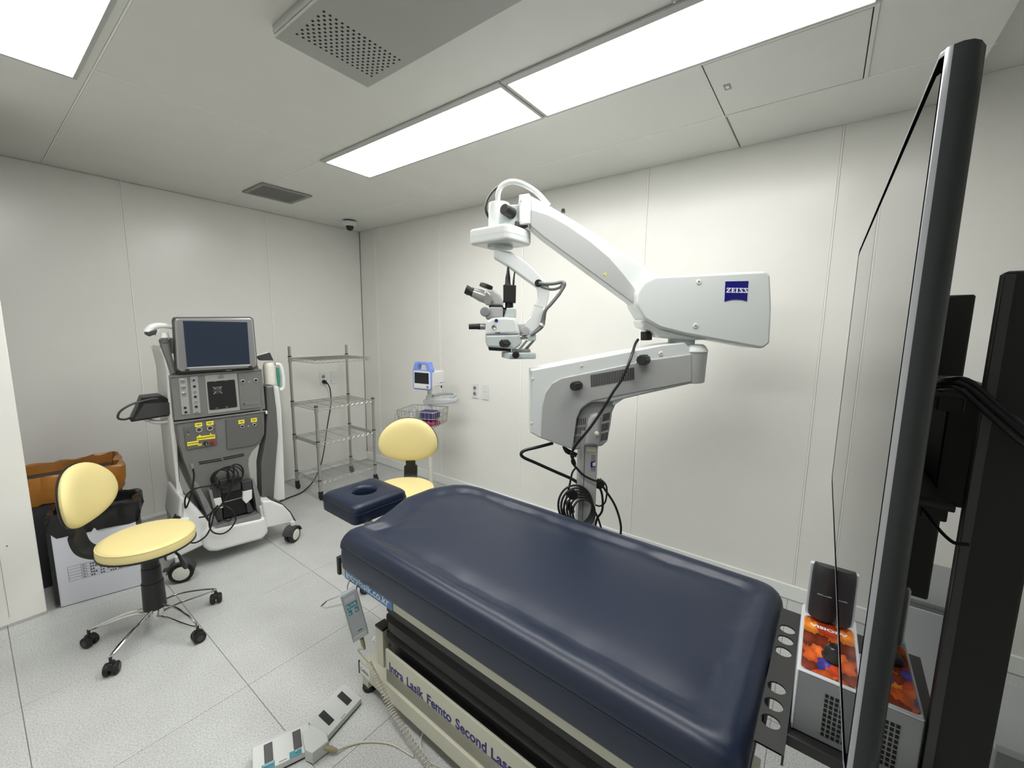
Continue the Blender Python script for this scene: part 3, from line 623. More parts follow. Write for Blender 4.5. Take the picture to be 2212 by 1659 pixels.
# ------------------------------------------------------------------ stools
def pillow(w_, hh, th, curv, n=40, low=.42):
    """egg shaped cushion in the x-z plane, front towards -y"""
    out = []
    for k in range(n):
        a = 2*math.pi*k/n; cx_, sz = math.cos(a), math.sin(a)
        ex = 2.35
        x = math.copysign(abs(cx_)**(2/ex), cx_)*w_/2
        z = math.copysign(abs(sz)**(2/ex), sz)*(hh*(1-low) if sz > 0 else hh*low)
        if sz > 0: x *= 1-.20*(z/(hh*(1-low)))**1.6
        out.append((x, z))
    rr = []
    for t, d in ((.02, 1.), (.3, .98), (.55, .93), (.75, .82), (.88, .64), (.96, .4), (1., .12), (1.0, -.1), (.97, -.3)):
        rr.append([(x*t, -th*d+curv*(x*t)**2, z*t) for x, z in out])
    return G().rings(rr)
def stool(label, loc, face, seat_z, star, lift=.0):
    s = thing('swivel_stool', label, 'stool', loc, 0, 'yellow swivel stools')
    r = .183
    M_ = Matrix.Rotation(R(face), 4, 'Z')
    def P(nm, g, m): return obj(nm, g.xf(M_), m, s)
    st = P('seat', G().lathe([(.001, seat_z-.05), (r, seat_z-.05), (r+.002, seat_z-.03), (r-.001, seat_z-.012), (r-.004, seat_z-.008), (r-.012, seat_z-.001), (r-.03, seat_z+.002), (.06, seat_z+.006), (.001, seat_z+.006)], n=56), 'yellow')
    obj('seat_welt', G().tube([((r-.0015)*math.cos(R(a)), (r-.0015)*math.sin(R(a)), seat_z-.011) for a in range(0, 360, 8)], .0028, 6, True).xf(M_), 'yellow', st)
    P('seat_pan', G().lathe([(.001, seat_z-.078), (.12, seat_z-.076), (r-.01, seat_z-.064), (r+.004, seat_z-.056), (r+.003, seat_z-.049), (.001, seat_z-.049)], n=48), 'black')
    # spine leaves the seat at local +y (behind the sitter) and carries the backrest
    sp = curve([(0, .14, seat_z-.065), (0, .2, seat_z-.06), (0, .245, seat_z-.03), (0, .262, seat_z+.03), (0, .258, seat_z+.1), (0, .252, seat_z+.2)], 6)
    rr = []
    for i, p in enumerate(sp):
        wd = .042 if i < 20 else .03
        q = sp[min(i+1, len(sp)-1)]-sp[max(i-1, 0)]; q.normalize(); nn = Vector((0, -q.z, q.y))*.011
        rr.append([(-wd, *(p+nn)[1:]), (-wd*.5, *(p+nn*1.25)[1:]), (wd*.5, *(p+nn*1.25)[1:]), (wd, *(p+nn)[1:]), (wd, *(p-nn)[1:]), (-wd, *(p-nn)[1:])])
    sn = P('spine', G().rings(rr), 'black')
    for k in (-2, -1, 0, 1, 2): obj('spine_rib', G().tube([p+Vector((k*.013, .009, -.006)) for p in sp[5:20]], .006, 6).xf(M_), 'rubber', sn)
    bz = seat_z+.232
    T_ = M_ @ Matrix.Translation((0, .222, bz-.02)) @ Matrix.Rotation(R(-6), 4, 'X')
    bk = obj('backrest', pillow(.375, .275, .034, -.9).xf(T_), 'yellow', s)
    obj('backrest_shell', pillow(.378, .278, .014, -.9).xf(M_ @ Matrix.Translation((0, .236, bz-.02)) @ Matrix.Rotation(R(-6), 4, 'X')), 'black', s)
    for i, (ra, z0, z1) in enumerate(((.031, seat_z-.17, seat_z-.07), (.037, seat_z-.245, seat_z-.165), (.043, .135+lift, seat_z-.24))):
        obj('column_sleeve', G().cyl((0, 0, z0), (0, 0, z1), ra+.003, ra, 28, .002), 'black', s)
    lv = obj('height_lever', G().tube(curve([(.02, -.03, seat_z-.075), (.03, -.075, seat_z-.1), (.035, -.1, seat_z-.14)], 5), .006, 8).xf(M_), 'black', s)
    obj('lever_paddle', G().rings([[(.035+w2*math.cos(R(a)), -.1-h2*.35+.006*math.sin(R(a)), seat_z-.135-h2) for a in range(0, 360, 30)] for w2, h2 in ((.005, 0), (.011, .015), (.02, .045), (.023, .065), (.016, .08), (.004, .085))]).xf(M_), 'gloss', lv)
    obj('hub', G().lathe([(.001, .085), (.03, .085), (.033, .09), (.036, .14), (.03, .15), (.001, .15)], n=20), 'chrome', s)
    lg = None
    for k in range(5):
        a = R(star+72*k)
        if lg is None:
            pts = curve([(.028, .014, .14), (.1, .017, .136), (.18, .013, .112), (.235, .007, .09), (.256, -.002, .08), (.24, -.009, .08), (.18, -.014, .09), (.1, -.016, .103), (.028, -.014, .1)], 6)
            lg = obj('leg', G().tube(pts, .0058, 8), 'chrome', s); lg.rotation_euler = (0, 0, a)
            cs = obj('caster', G().cyl((0, 0, .055), (0, 0, .082), .006, n=10).prism(rpoly([(-.026, .03), (-.016, .056), (.018, .058), (.026, .03)], .008), -.008, .008, 'y', .003), 'black', s)
            cs.location = (.258*math.cos(a), .258*math.sin(a), 0); cs.rotation_euler = (0, 0, a+R(60))
            wh = [obj('wheel', G().lathe([(.004, sg*.006), (.024, sg*.006), (.027, sg*.012), (.026, sg*.022), (.02, sg*.026), (.004, sg*.026)], (0, 0, .027), 20, 'y'), 'rubber', cs) for sg in (-1, 1)]
            wd_ = [obj('wheel_cap', G().cyl((0, sg*.0255, .027), (0, sg*.027, .027), .013, n=14), 'smoke', cs) for sg in (-1, 1)]
        else:
            share(lg, s, rot=(0, 0, a)); c2 = share(cs, s, (.258*math.cos(a), .258*math.sin(a), 0), (0, 0, a+R(60+47*k)))
            for w_ in wh+wd_: share(w_, c2)
    return s
stool('yellow padded stool on chrome star base in front of the console', (.455, 2.53, 0), 55, .512, 5)
stool('yellow padded stool partly hidden behind the head of the couch', (1.52, 1.95, 0), -50, .565, 27)

# ------------------------------------------------------------------ wire rack
rk = thing('wire_rack', 'chrome wire shelving rack with four tiers on casters in the corner', 'rack', (2.065, 3.64, 0), 0)
RX, RY = .28, .21
for sx in (-1, 1):
    for sy, hh in ((1, 1.335), (-1, .85)):
        p = obj('post', G().cyl((sx*RX, sy*RY, .07), (sx*RX, sy*RY, hh), .0125, n=16, b=.002), 'steel', rk)
        for z in ((.14, .49, .8, 1.21) if sy > 0 else (.14, .49, .8)):
            obj('collar', G().cyl((sx*RX, sy*RY, z-.022), (sx*RX, sy*RY, z+.03), .017, .015, n=16), 'steel', p)
            obj('clip_ring', G().cyl((sx*RX, sy*RY, z+.03), (sx*RX, sy*RY, z+.038), .0165, n=14), 'black', p)
        c = obj('caster', G().cyl((sx*RX-.012, sy*RY-.01, .03), (sx*RX+.012, sy*RY-.01, .03), .03, n=22, b=.004), 'rubber', rk)
        obj('caster_fork', G().box(sx*RX-.016, sx*RX+.016, sy*RY-.018, sy*RY+.014, .045, .075, .004), 'black', c)
def shelf(z, y0, y1, solid=False):
    x = RX-.008; g = G()
    for yy in (y0, y1):
        for dz in (0, .024): g.tube([(-x, yy, z+dz), (x, yy, z+dz)], .0032, 6)
        n = 22
        g.tube([(-x+2*x*i/n, yy, z+(.002 if i % 2 else .022)) for i in range(n+1)], .0021, 5)
    for xx in (-x, x):
        for dz in (0, .024): g.tube([(xx, y0, z+dz), (xx, y1, z+dz)], .0032, 6)
        n = 16
        g.tube([(xx, y0+(y1-y0)*i/n, z+(.002 if i % 2 else .022)) for i in range(n+1)], .0021, 5)
    fr = obj('wire_shelf', g, 'steel', rk)
    g = G()
    for i in range(1, 16): yy = y0+(y1-y0)*i/16; g.tube([(-x, yy, z+.025), (x, yy, z+.025)], .0011, 4)
    for i in range(1, 4): xx = -x+2*x*i/4; g.tube([(xx, y0, z+.022), (xx, y1, z+.022)], .0026, 5)
    d_ = obj('deck_wires', g, 'steel', fr); d_['kind'] = 'stuff'
    if solid:
        for xx in (-x, x): obj('side_bar', G().box(xx-.004, xx+.004, y0, y1, z-.004, z+.03, .001, 1), 'steel', fr)
for z, so in ((.135, 0), (.485, 1), (.795, 0), (1.205, 0)): shelf(z, -RY, RY, so)

# ------------------------------------------------------------------ patient monitor on its pole
ms = thing('monitor_stand', 'white pole stand with grey handle and wire basket by the wall', 'stand', (2.35, 2.63, 0), -68)
for a in range(0, 360, 72):
    l = obj('base_leg', G().prism(rpoly([(0, .085), (.0, .05), (.25, .05), (.27, .065), (.25, .075)], .006), -.02, .02, 'y', .004).rz(a), 'offwhite', ms)
    obj('caster', G().cyl((.245, -.012, .025), (.245, .012, .025), .025, n=18, b=.003).cyl((.245, 0, .03), (.245, 0, .06), .006, n=8).rz(a), 'rubber', l)
obj('pole', G().cyl((0, 0, .05), (0, 0, 1.02), .019, n=24), 'offwhite', ms)
pb = obj('handle', G().prism(rpoly([(-0.0471,0.9102),(-0.0039,0.9206),(0.2527,0.9348),(0.2566,0.9077),(0.1985,0.8926),(0.0295,0.8708),(-0.0434,0.8745)], .006), -.035, .035, 'y', .008), 'devlt', ms)
obj('handle_grip', G().tube(curve([(.03, .0, .945), (.08, .12, .95), (.14, .15, .95), (.19, .1, .945), (.2, .0, .94)], 6), .012, 10), 'hand', pb)
obj('pole_clamp', G().cyl((0, 0, .90), (0, 0, .945), .03, n=20, b=.004), 'devlt', ms)
bk = obj('basket', G().tube(rp := [(x, y, .84) for x, y in rpoly([(-.21, -.19), (.13, -.19), (.13, .1), (-.21, .1)], .02)], .0038, 8, True), 'steel', ms)
obj('basket_rim', G().tube([(x*.92-.002, y*.92, .715) for x, y, z in rp], .0028, 8, True), 'steel', bk)
obj('basket_rim', G().tube([(x*.97, y*.97, .785) for x, y, z in rp], .0022, 6, True), 'steel', bk)
def wires():
    out = []
    for i in range(10): xx = -.2+.32*i/9; out += [((xx, -.19, .84), (xx*.92, -.175, .715)), ((xx, .1, .84), (xx*.92, .092, .715))]
    for i in range(8): yy = -.18+.27*i/7; out += [((-.21, yy, .84), (-.195, yy*.92, .715)), ((.13, yy, .84), (.118, yy*.92, .715))]
    return out
for a, b in wires(): obj('wire', G().tube([a, b], .0018, 5), 'steel', bk)
for i in range(9): yy = -.17+.26*i/8; obj('wire', G().tube([(-.195, yy, .715), (.118, yy, .715)], .0018, 5), 'steel', bk)
for x in (-.235, .155): obj('hook', G().tube([(x-.0, -.1, .80), (x, -.16, .80), (x, -.16, .735), (x, -.1, .735)], .0022, 6, True), 'steel', bk)
obj('basket_bracket', G().box(-.02, .02, -.03, .02, .75, .79, .003), 'devlt', ms)
it = lambda n, l, c, loc: thing(n, l, c, loc, -68)
cs = it('instrument_pouch', 'dark purple zipped case lying in the wire basket', 'case', (2.289, 2.562, .762))
obj('body', G().box(-.07, .07, -.055, .05, .0, .075, .015, 3), 'purple', cs)
obj('zip_line', G().tube([(x, y, .052) for x, y in rpoly([(-.0705, -.0555), (.0705, -.0555), (.0705, .0505), (-.0705, .0505)], .016)], .0016, 5, True), 'inkk', cs)
mg = it('folded_cloth', 'magenta folded cloth in the wire basket', 'cloth', (2.283, 2.558, .7205))
g = G()
rr = []
for t, z in ((1., .0), (1.06, .01), (1.02, .022), (.9, .03), (.5, .033), (.05, .034)):
    rr.append([((.07+.008*math.sin(5*R(a)))*t*math.copysign(abs(math.cos(R(a)))**.6, math.cos(R(a))), .055*t*math.copysign(abs(math.sin(R(a)))**.6, math.sin(R(a))), z+.005*t*math.sin(7*R(a))*(1 if z > .01 else 0)) for a in range(0, 360, 10)])
obj('fold', g.rings(rr), 'magenta', mg)
obj('fold_edge', G().tube([(p[0]*1.0, p[1]*1.0, .012) for p in rr[1]], .005, 6, True), 'magenta', mg)
wb = it('clear_tubing_bag', 'clear plastic packet of tubing in the wire basket', 'packet', (2.235, 2.70, .7215))
rr = []
for t, z in ((.6, 0), (1., .02), (.95, .06), (.7, .1), (.3, .14), (.08, .15)):
    rr.append([((.05+.012*math.sin(4*R(a)+z*60))*t*math.cos(R(a)), (.04+.008*math.cos(6*R(a)))*t*math.sin(R(a)), z) for a in range(0, 360, 20)])
obj('film', G().rings(rr), 'clear', wb)
obj('tubing', G().tube([(.03*math.cos(R(a)), -.04, .035+.025*math.sin(R(a))) for a in range(0, 360, 20)], .003, 6, True), 'white', wb)
pm = thing('patient_monitor', 'small white patient monitor with periwinkle blue handle frame', 'monitor', (2.35, 2.63, 1.025), -82)
pm.scale = (.86, .95, .86)
F = -.1
obj('rear_case', G().box(-.095, .095, -.05, .11, .005, .155, .012, 3), 'white', pm)
fr = obj('front_case', G().box(-.105, .105, F, -.045, -.012, .165, .012, 3), 'white', pm)
obj('blue_rim', G().tube([(x, F+.01, z) for x, z in rpoly([(-.108, -.015), (.108, -.015), (.108, .165), (-.108, .165)], .02)], .0085, 8, True), 'periw', pm)
hd = G()
for sx in (-1, 1): hd.prism(rpoly([(sx*.108, .15), (sx*.108, .175), (sx*.085, .235), (sx*.05, .245), (sx*.045, .225), (sx*.06, .16), (sx*.06, .15)], .008), F, -.045, 'y', .005)
hd.prism(rpoly([(-.085, .247), (.085, .247), (.08, .222), (-.08, .222)], .008), F+.005, -.04, 'y', .006)
obj('carry_handle', hd, 'periw', pm)
obj('screen', G().box(-.088, .088, F-.0025, F+.004, .04, .145, .001, 1), 'gloss', pm)
obj('front_panel', G().box(-.098, .098, F-.0012, F+.004, -.008, .16, .001, 1), 'white', pm)
for i in range(5): obj('button', G().box(-.085+.026*i, -.067+.026*i, F-.003, F+.002, .01, .02, .001, 1), 'offwhite', pm)
obj('dial', G().cyl((.075, F-.012, .014), (.075, F, .014), .011, n=16, b=.001), 'devgrey', pm)
obj('side_stripe', G().box(.0945, .0965, .0, .1, .03, .05, .001, 1), 'white', pm)
obj('side_mark', G().box(.096, .0972, .04, .095, .035, .042), 'vent', pm)
for x, y in ((-.07, F+.02), (.07, F+.02), (-.07, .09), (.07, .09)): obj('foot', G().cyl((x, y, -.02), (x, y, .0), .007, n=10), 'rubber', pm)

# ------------------------------------------------------------------ surgical microscope on floor stand
S = thing('surgical_microscope', 'white and grey eye surgery microscope on a floor stand with jointed arms', 'microscope', (1.874, .917, 0), -53.176)
ps = lambda nm, m, b, r, y0, y1, bev=.008, par=None, seg=3: obj(nm, G().prism(rpoly(b, r), y0, y1, 'y', bev, seg), m, par or S)
# base and column
bs = obj('base', G().box(-.24, .24, -.07, .07, .06, .13, .02, 3).box(-.07, .07, -.18, .34, .06, .13, .02, 3), 'scopegrey', S)
for x, y in ((-.2, 0), (.2, 0), (0, -.14), (0, .3)):
    w_ = obj('caster', G().cyl((x-.014, y, .04), (x+.014, y, .04), .04, n=22, b=.004), 'rubber', bs)
obj('column', G().prism(rpoly([(-.045, -.05), (.045, -.05), (.045, .05), (-.045, .05)], .014), .1, 1.02, 'z'), 'scopegrey', S)
obj('column_groove', G().box(-.024, -.021, -.0505, -.045, .1, .96), 'smoke', S)
obj('tape_strip', G().prism([(-0.0148,0.9424),(0.0313,0.9406),(0.0323,0.9145),(-0.0139,0.9163)], -.0525, -.046, 'y'), 'tape', S)
ls = obj('rating_label', G().prism([(0.0098,0.8999),(0.0306,0.9001),(0.0339,0.8139),(0.0106,0.816)], -.0515, -.047, 'y'), 'vent', S)
obj('label_emblem', G().prism([(0.0085,0.8623),(0.0315,0.8674),(0.0326,0.8386),(0.0096,0.8335)], -.0525, -.05, 'y'), 'zblue', ls)
obj('label_white', G().prism([(0.018,0.8576),(0.0316,0.8626),(0.0324,0.8434),(0.0186,0.8408)], -.0535, -.05, 'y'), 'white', ls)
# column head with vents
chd = ps('column_head', 'scopegrey', [(-0.0825,0.9141),(-0.0645,1.076),(-0.0388,1.135),(0.0106,1.163),(0.1698,1.189),(0.1255,1.156),(0.1091,1.113),(0.1047,1.054),(0.0923,0.9666),(0.0656,0.9399),(-0.0224,0.9293)], [.01, .03, .04, .03, .01, .03, .02, .02, .015, .02, .01], -.04, .07, .01)
ps('column_sleeve', 'scopegrey', [(-0.0275,0.9508),(-0.018,1.071),(-0.001,1.103),(0.0303,1.117),(0.0471,1.095),(0.0438,0.9493)], [.004, .02, .02, .01, .01, .004], -.07, .05, .014)
x, z = 0.029,1.014
obj('knob', G().lathe([(.001, -.088), (.008, -.086), (.011, -.078), (.011, -.06), (.001, -.06)], (x, 0, z), 16, 'y'), 'offwhite', S)
def slots(par, o, u, v, n, rows, y, ln, wd=.0032):
    """n slots side by side along u and rows along v; o, u, v in x-z"""
    for j in range(rows):
        for i in range(n):
            p = Vector(o)+Vector(u)*i+Vector(v)*j; d_ = Vector(v).normalized()*ln; e_ = Vector(u).normalized()*wd/2
            q = [p-e_, p+e_, p+e_+d_, p-e_+d_]
            obj('vent_slot', G().prism([tuple(c) for c in q], y-.0012, y+.002, 'y'), 'hole', par)
A, B, C_ = (Vector(p) for p in [(-0.0759,0.9554),(-0.0231,1.095),(-0.0322,0.9607)])
slots(chd, A, (C_-A)/5, ([(-0.0727,1)][0][0]-A.x, [(-0.0727,1)][0][1]-A.y), 6, 3, -.0405, .034)
A, C_, D_ = (Vector(p) for p in [(0.0577,0.9665),(0.0873,0.9764),(0.0603,1.016)])
slots(chd, A, (C_-A)/5, D_-A, 6, 3, -.0405, .038)
# lower arm: white shell, grey side panel
ps('lower_arm', 'scope', [(-0.3035,1.323),(0.3144,1.45),(0.43,1.464),(0.4635,1.425),(0.4742,1.272),(0.1554,1.189),(0.1002,1.173),(-0.0049,1.169),(-0.0508,1.134),(-0.0717,1.086),(-0.0871,0.93),(-0.2522,0.9888),(-0.298,1.014)], [.004, .03, .02, .004, .004, .01, .02, .05, .04, .03, .01, .006, .004], -.075, .075, .008)
la = ps('arm_side_panel', 'scopegrey', [(-0.2458,0.9902),(-0.2423,1.142),(-0.2282,1.215),(-0.1981,1.26),(-0.1544,1.285),(0.2662,1.379),(0.4626,1.408),(0.4718,1.276),(0.0979,1.198),(-0.0061,1.175),(-0.0519,1.142),(-0.0726,1.092),(-0.0879,0.9339)], [.004, .02, .03, .03, .04, .02, .004, .01, .02, .05, .04, .03, .01], -.081, .081, .004)
ps('arm_underside', 'scopepale', [(0.0985,1.196),(0.477,1.277),(0.4778,1.266),(0.1547,1.187),(0.105,1.151)], .004, -.07, .07, .004)
A, B, D_ = (Vector(p) for p in [(-0.0067,1.245),(0.1937,1.283),(-0.0111,1.303)])
slots(la, A, (B-A)/26, D_-A, 27, 1, -.0815, .058, .0042)
def knob(par, px, r=.03, ln=.05, y=-.08, nm='clamp_knob', sk=.9):
    x, z = px
    return obj(nm, G().cyl((x+.01, y+.004, z), (x, y-.012, z), r*.5, n=14).fluted((x, y-.01, z), (x-ln*sk, y-.012-ln, z), r), 'black', par, 60)
knob(la, [(-0.0678,1.253)][0], .021, .04); knob(la, [(0.2443,1.38)][0], .024, .045)
def screw(par, px, y, r=.009):
    x, z = px; sc_ = obj('cover_screw', G().lathe([(.001, y-.003), (r*.8, y-.003), (r, y-.001), (r, y+.002)], (x, 0, z), 16, 'y'), 'offwhite', par)
    obj('screw_slot', G().cyl((x, y-.0036, z), (x, y-.002, z), r*.25, n=8), 'smoke', sc_)
for q in [(-0.0559,1.344),(-0.2916,1.279),(-0.2921,1.06)]: screw(S, q, -.075, .007)
screw(S, [(0.3188,1.408)][0], -.076, .011)
# pivot and spring arm housing
x, z = 0.487,1.417
obj('arm_end', G().lathe([(.001, z-.152), (.07, z-.152), (.076, z-.148), (.081, z), (.001, z)], (x, 0, 0), 40), 'scopegrey', S)
obj('pivot_cap', G().lathe([(.001, z), (.083, z), (.083, z+.007), (.07, z+.028), (.058, z+.036), (.001, z+.036)], (x, 0, 0), 36), 'scope', S)
obj('pivot', G().cyl((x-.045, 0, z+.01), (x-.045, 0, z+.085), .062, n=32), 'scopepale', S)
ho = ps('spring_housing', 'scope', [(0.2629,1.766),(0.7713,1.795),(0.7943,1.776),(0.8149,1.628),(0.822,1.463),(0.7897,1.437),(0.5381,1.479),(0.4106,1.501),(0.2983,1.528),(0.2247,1.568),(0.1824,1.635),(0.1814,1.694),(0.211,1.74)], [.03, .02, .02, .05, .02, .03, .05, .05, .06, .06, .06, .06, .05], -.095, .075, .012)
ps('housing_underbody', 'scope', [(0.2099,1.568),(0.4642,1.571),(0.5585,1.477),(0.4492,1.473),(0.3085,1.483),(0.2761,1.513),(0.2249,1.531)], [.01, .01, .02, .01, .015, .01, .006], -.075, .06, .01)
for q in [(0.4657,1.741),(0.465,1.541)]: screw(ho, q, -.0955, .0125)
lg = obj('logo_plate', G().prism([(0.5876,1.745),(0.6938,1.748),(0.6944,1.656),(0.6735,1.662),(0.6498,1.664),(0.6242,1.663),(0.5906,1.654)], -.0975, -.09, 'y'), 'zblue', ho)
x, z = 0.5949,1.698
LET = {'Z': [(0, 0), (.95, 0), (1, .32), (.86, .32), (.8, .18), (.42, .18), (1, .86), (1, 1), (.06, 1), (.02, .68), (.16, .68), (.22, .82), (.56, .82), (0, .16)],
       'E': [(0, 0), (.95, 0), (1, .32), (.86, .32), (.78, .16), (.5, .16), (.5, .43), (.62, .43), (.66, .32), (.76, .32), (.76, .68), (.66, .68), (.62, .57), (.5, .57), (.5, .84), (.76, .84), (.84, .68), (.98, .68), (.94, 1), (0, 1), (0, .87), (.16, .84), (.16, .16), (0, .13)],
       'I': [(0, 0), (.7, 0), (.7, .13), (.53, .16), (.53, .84), (.7, .87), (.7, 1), (0, 1), (0, .87), (.17, .84), (.17, .16), (0, .13)]}
LET['S'] = [(1-a, b) for a, b in LET['Z']][::-1]
xx = x
for chh, w_ in (('Z', .021), ('E', .02), ('I', .021), ('S', .021), ('S', .021)):
    obj('logo_letter', G().prism([(xx+a*w_*.92, z-.004+b*.0225) for a, b in LET[chh]], -.0983, -.097, 'y'), 'inkw', lg)
    xx += w_*(1.02 if chh != 'I' else .78)
obj('power_connector', G().cyl(([(0.2668,1.512)][0][0], 0, [(0.2668,1.512)][0][1]), ([(0.2692,1.469)][0][0], 0, [(0.2692,1.469)][0][1]), .027, n=20, b=.003), 'black', ho)
# upper arm
ps('upper_arm', 'scope', [(-0.3187,2.127),(-0.2263,2.082),(-0.0566,1.988),(0.1158,1.882),(0.2883,1.78),(0.3381,1.678),(0.2543,1.608),(0.189,1.636),(-0.2531,1.942),(-0.3121,1.991)], [.004, .03, .1, .1, .05, .05, .02, .02, .02, .004], -.05, .05, .008)
ui = ps('arm_inlay', 'scopegrey', [(-0.3113,2.064),(-0.2254,2.039),(-0.1408,1.995),(-0.0266,1.921),(0.0604,1.852),(0.1312,1.776),(0.1985,1.696),(0.1882,1.64),(-0.2532,1.944),(-0.3122,1.992)], [.004, .05, .05, .05, .05, .05, .01, .01, .004, .004], -.0535, .0535, .003)
tri_ = [(0.0394,1.775)][0]
t_ = obj('warning_triangle', G().prism([(tri_[0]-.009, tri_[1]+.001), (tri_[0]+.007, tri_[1]-.008), (tri_[0]+.007, tri_[1]+.01)], -.0545, -.05, 'y'), 'label', ui)
obj('triangle_mark', G().cyl((tri_[0]+.001, -.055, tri_[1]), (tri_[0]+.001, -.054, tri_[1]), .002, n=6), 'inkk', t_)
eb = ps('arm_end_block', 'scope', [(-0.3677,2.124),(-0.3214,2.132),(-0.3126,2.118),(-0.3126,1.997),(-0.3659,1.992)], .006, -.062, .062, .006)
for q in [(-0.359,2.099),(-0.3587,2.005)]: screw(eb, q, -.062, .006)
knob(S, [(-0.1602,2.067)][0], .009, .02, .0, 'stop_knob', 0)
# hanging head: carrier cylinder, coupling
x, z = -0.46,2.043
obj('carrier', G().cyl((x, 0, z-.07), (x, 0, z+.06), .05, n=28, b=.006), 'scope', S)
ps('carrier_block', 'scopepale', [(-0.4587,2.081),(-0.3649,2.086),(-0.3636,1.994),(-0.4107,1.981),(-0.4579,1.981)], .006, -.05, .05, .006)
kb = obj('tilt_knob', G().cyl(([(-0.3964,2.043)][0][0], -.05, [(-0.3964,2.043)][0][1]), ([(-0.4362,2.052)][0][0], -.1, [(-0.4362,2.052)][0][1]), .026, .024, 20, .005), 'black', S)
obj('brake_lever', G().box(-.03, .03, -.06, .02, -.012, .012, .004).rz(20).xf(Matrix.Translation(([(-0.3717,1.998)][0][0], 0, [(-0.3717,1.998)][0][1]))), 'smoke', S)
x, z = -0.4526,1.942
cp = obj('coupling', G().prism(rpoly([(-.12, -.1), (.12, -.1), (.12, .1), (-.12, .1)], .035), -.032, .04, 'z', .014, 3).rz(-38).xf(Matrix.Translation((x, 0, z))), 'scope', S)
obj('coupling_seam', G().prism(rpoly([(-.1205, -.1005), (.1205, -.1005), (.1205, .1005), (-.1205, .1005)], .035), .0005, .002, 'z').rz(-38).xf(Matrix.Translation((x, 0, z))), 'scopepale', cp)
obj('coupling_base', G().cyl((x, 0, z-.045), (x, 0, z-.03), .06, n=28), 'scopepale', cp)
# curved suspension arm
ca = ps('suspension_arm', 'scope', [(-0.4838,1.886),(-0.4031,1.878),(-0.3548,1.849),(-0.306,1.812),(-0.2389,1.746),(-0.2162,1.718),(-0.2174,1.673),(-0.2315,1.612),(-0.2521,1.537),(-0.2913,1.49),(-0.3137,1.488),(-0.3277,1.525),(-0.3391,1.543),(-0.3041,1.578),(-0.2829,1.633),(-0.268,1.662),(-0.2734,1.714),(-0.3292,1.752),(-0.4221,1.817),(-0.4836,1.852)], [.004, .02, .05, .05, .04, .03, .05, .05, .05, .01, .01, .01, .01, .03, .03, .03, .02, .04, .04, .01], -.035, .035, .006)
obj('arm_joint_line', G().prism([(-0.2852,1.633),(-0.2271,1.614),(-0.2271,1.611),(-0.2851,1.63)], -.0355, .0355, 'y'), 'scopegrey', ca)
obj('cable_port', G().cyl(([(-0.2695,1.733)][0][0], -.037, [(-0.2695,1.733)][0][1]), ([(-0.2695,1.733)][0][0], -.03, [(-0.2695,1.733)][0][1]), .018, n=16), 'black', ca)
# microscope body
mb = ps('microscope_body', 'scope', [(-0.5159,1.553),(-0.4896,1.567),(-0.4325,1.572),(-0.3797,1.57),(-0.3661,1.54),(-0.3544,1.492),(-0.5201,1.486),(-0.5202,1.51)], [.01, .02, .02, .012, .03, .004, .004, .02], -.06, .06, .012)
ps('body_lower', 'scopepale', [(-0.521,1.486),(-0.3544,1.492),(-0.3472,1.448),(-0.3558,1.435),(-0.3778,1.419),(-0.4556,1.425),(-0.5088,1.428),(-0.52,1.457)], [.004, .004, .01, .01, .01, .02, .01, .01], -.06, .06, .01)
ps('body_rear', 'scopegrey', [(-0.3796,1.566),(-0.3661,1.544),(-0.3453,1.485),(-0.3447,1.445),(-0.3781,1.445)], .008, -.045, .05, .006)
ps('lens_ring', 'black', [(-0.5072,1.428),(-0.3956,1.418),(-0.3955,1.407),(-0.5027,1.412)], .002, -.045, .045, .004)
text('body_text', 'OPMI', .0115, 'inkk', mb, ([(-0.4726,1.493)][0][0], -.0606, [(-0.4726,1.493)][0][1]), FRONT, wid=.024, bold=.0003)
text('body_text', 'Lumera i', .0105, 'devgrey', mb, ([(-0.4461,1.493)][0][0], -.0606, [(-0.4461,1.493)][0][1]), FRONT, wid=.036)
x, z = -0.4675,1.555
obj('blue_button', G().lathe([(.001, -.067), (.006, -.066), (.0085, -.062), (.0085, -.058), (.001, -.058)], (x, 0, z), 16, 'y'), 'zblue', mb)
x, z = -0.4783,1.523
obj('round_port', G().lathe([(.001, -.061), (.006, -.0615), (.011, -.064), (.0115, -.058), (.001, -.058)], (x, 0, z), 16, 'y'), 'silver', mb)
knob(mb, [(-0.4135,1.448)][0], .018, .03, -.058, 'focus_knob')
tb = obj('assistant_tube', G().tube([(a, -.03, b) for a, b in [(-0.4864,1.523),(-0.5066,1.525),(-0.5267,1.526),(-0.5446,1.526)]], [.002, .012, .0155, .0155], 16), 'silver', mb)
obj('tube_end', G().tube([(a, -.03, b) for a, b in [(-0.5446,1.526),(-0.5625,1.526),(-0.6005,1.525)]], [.0155, .014, .0135], 16), 'black', tb)
# binocular head
bi = ps('binocular_base', 'scopegrey', [(-0.5147,1.558),(-0.5214,1.573),(-0.4995,1.621),(-0.4377,1.62),(-0.4372,1.57),(-0.4881,1.567)], .006, -.045, .045, .008)
x, z = -0.5211,1.595
obj('side_knob', G().lathe([(.001, -.078), (.019, -.077), (.0225, -.072), (.0225, -.055), (.018, -.04), (.001, -.04)], (x, 0, z), 24, 'y'), 'devgrey', bi)
ps('head_ring', 'black', [(-0.5039,1.626),(-0.4355,1.624),(-0.4355,1.619),(-0.5039,1.619)], .001, -.043, .043, .002, bi)
bh = ps('binocular_head', 'scopegrey', [(-0.5133,1.699),(-0.4825,1.702),(-0.4515,1.679),(-0.4358,1.648),(-0.4378,1.625),(-0.5042,1.625),(-0.5352,1.656),(-0.5375,1.673)], [.012, .01, .015, .01, .004, .01, .015, .015], -.04, .04, .01)
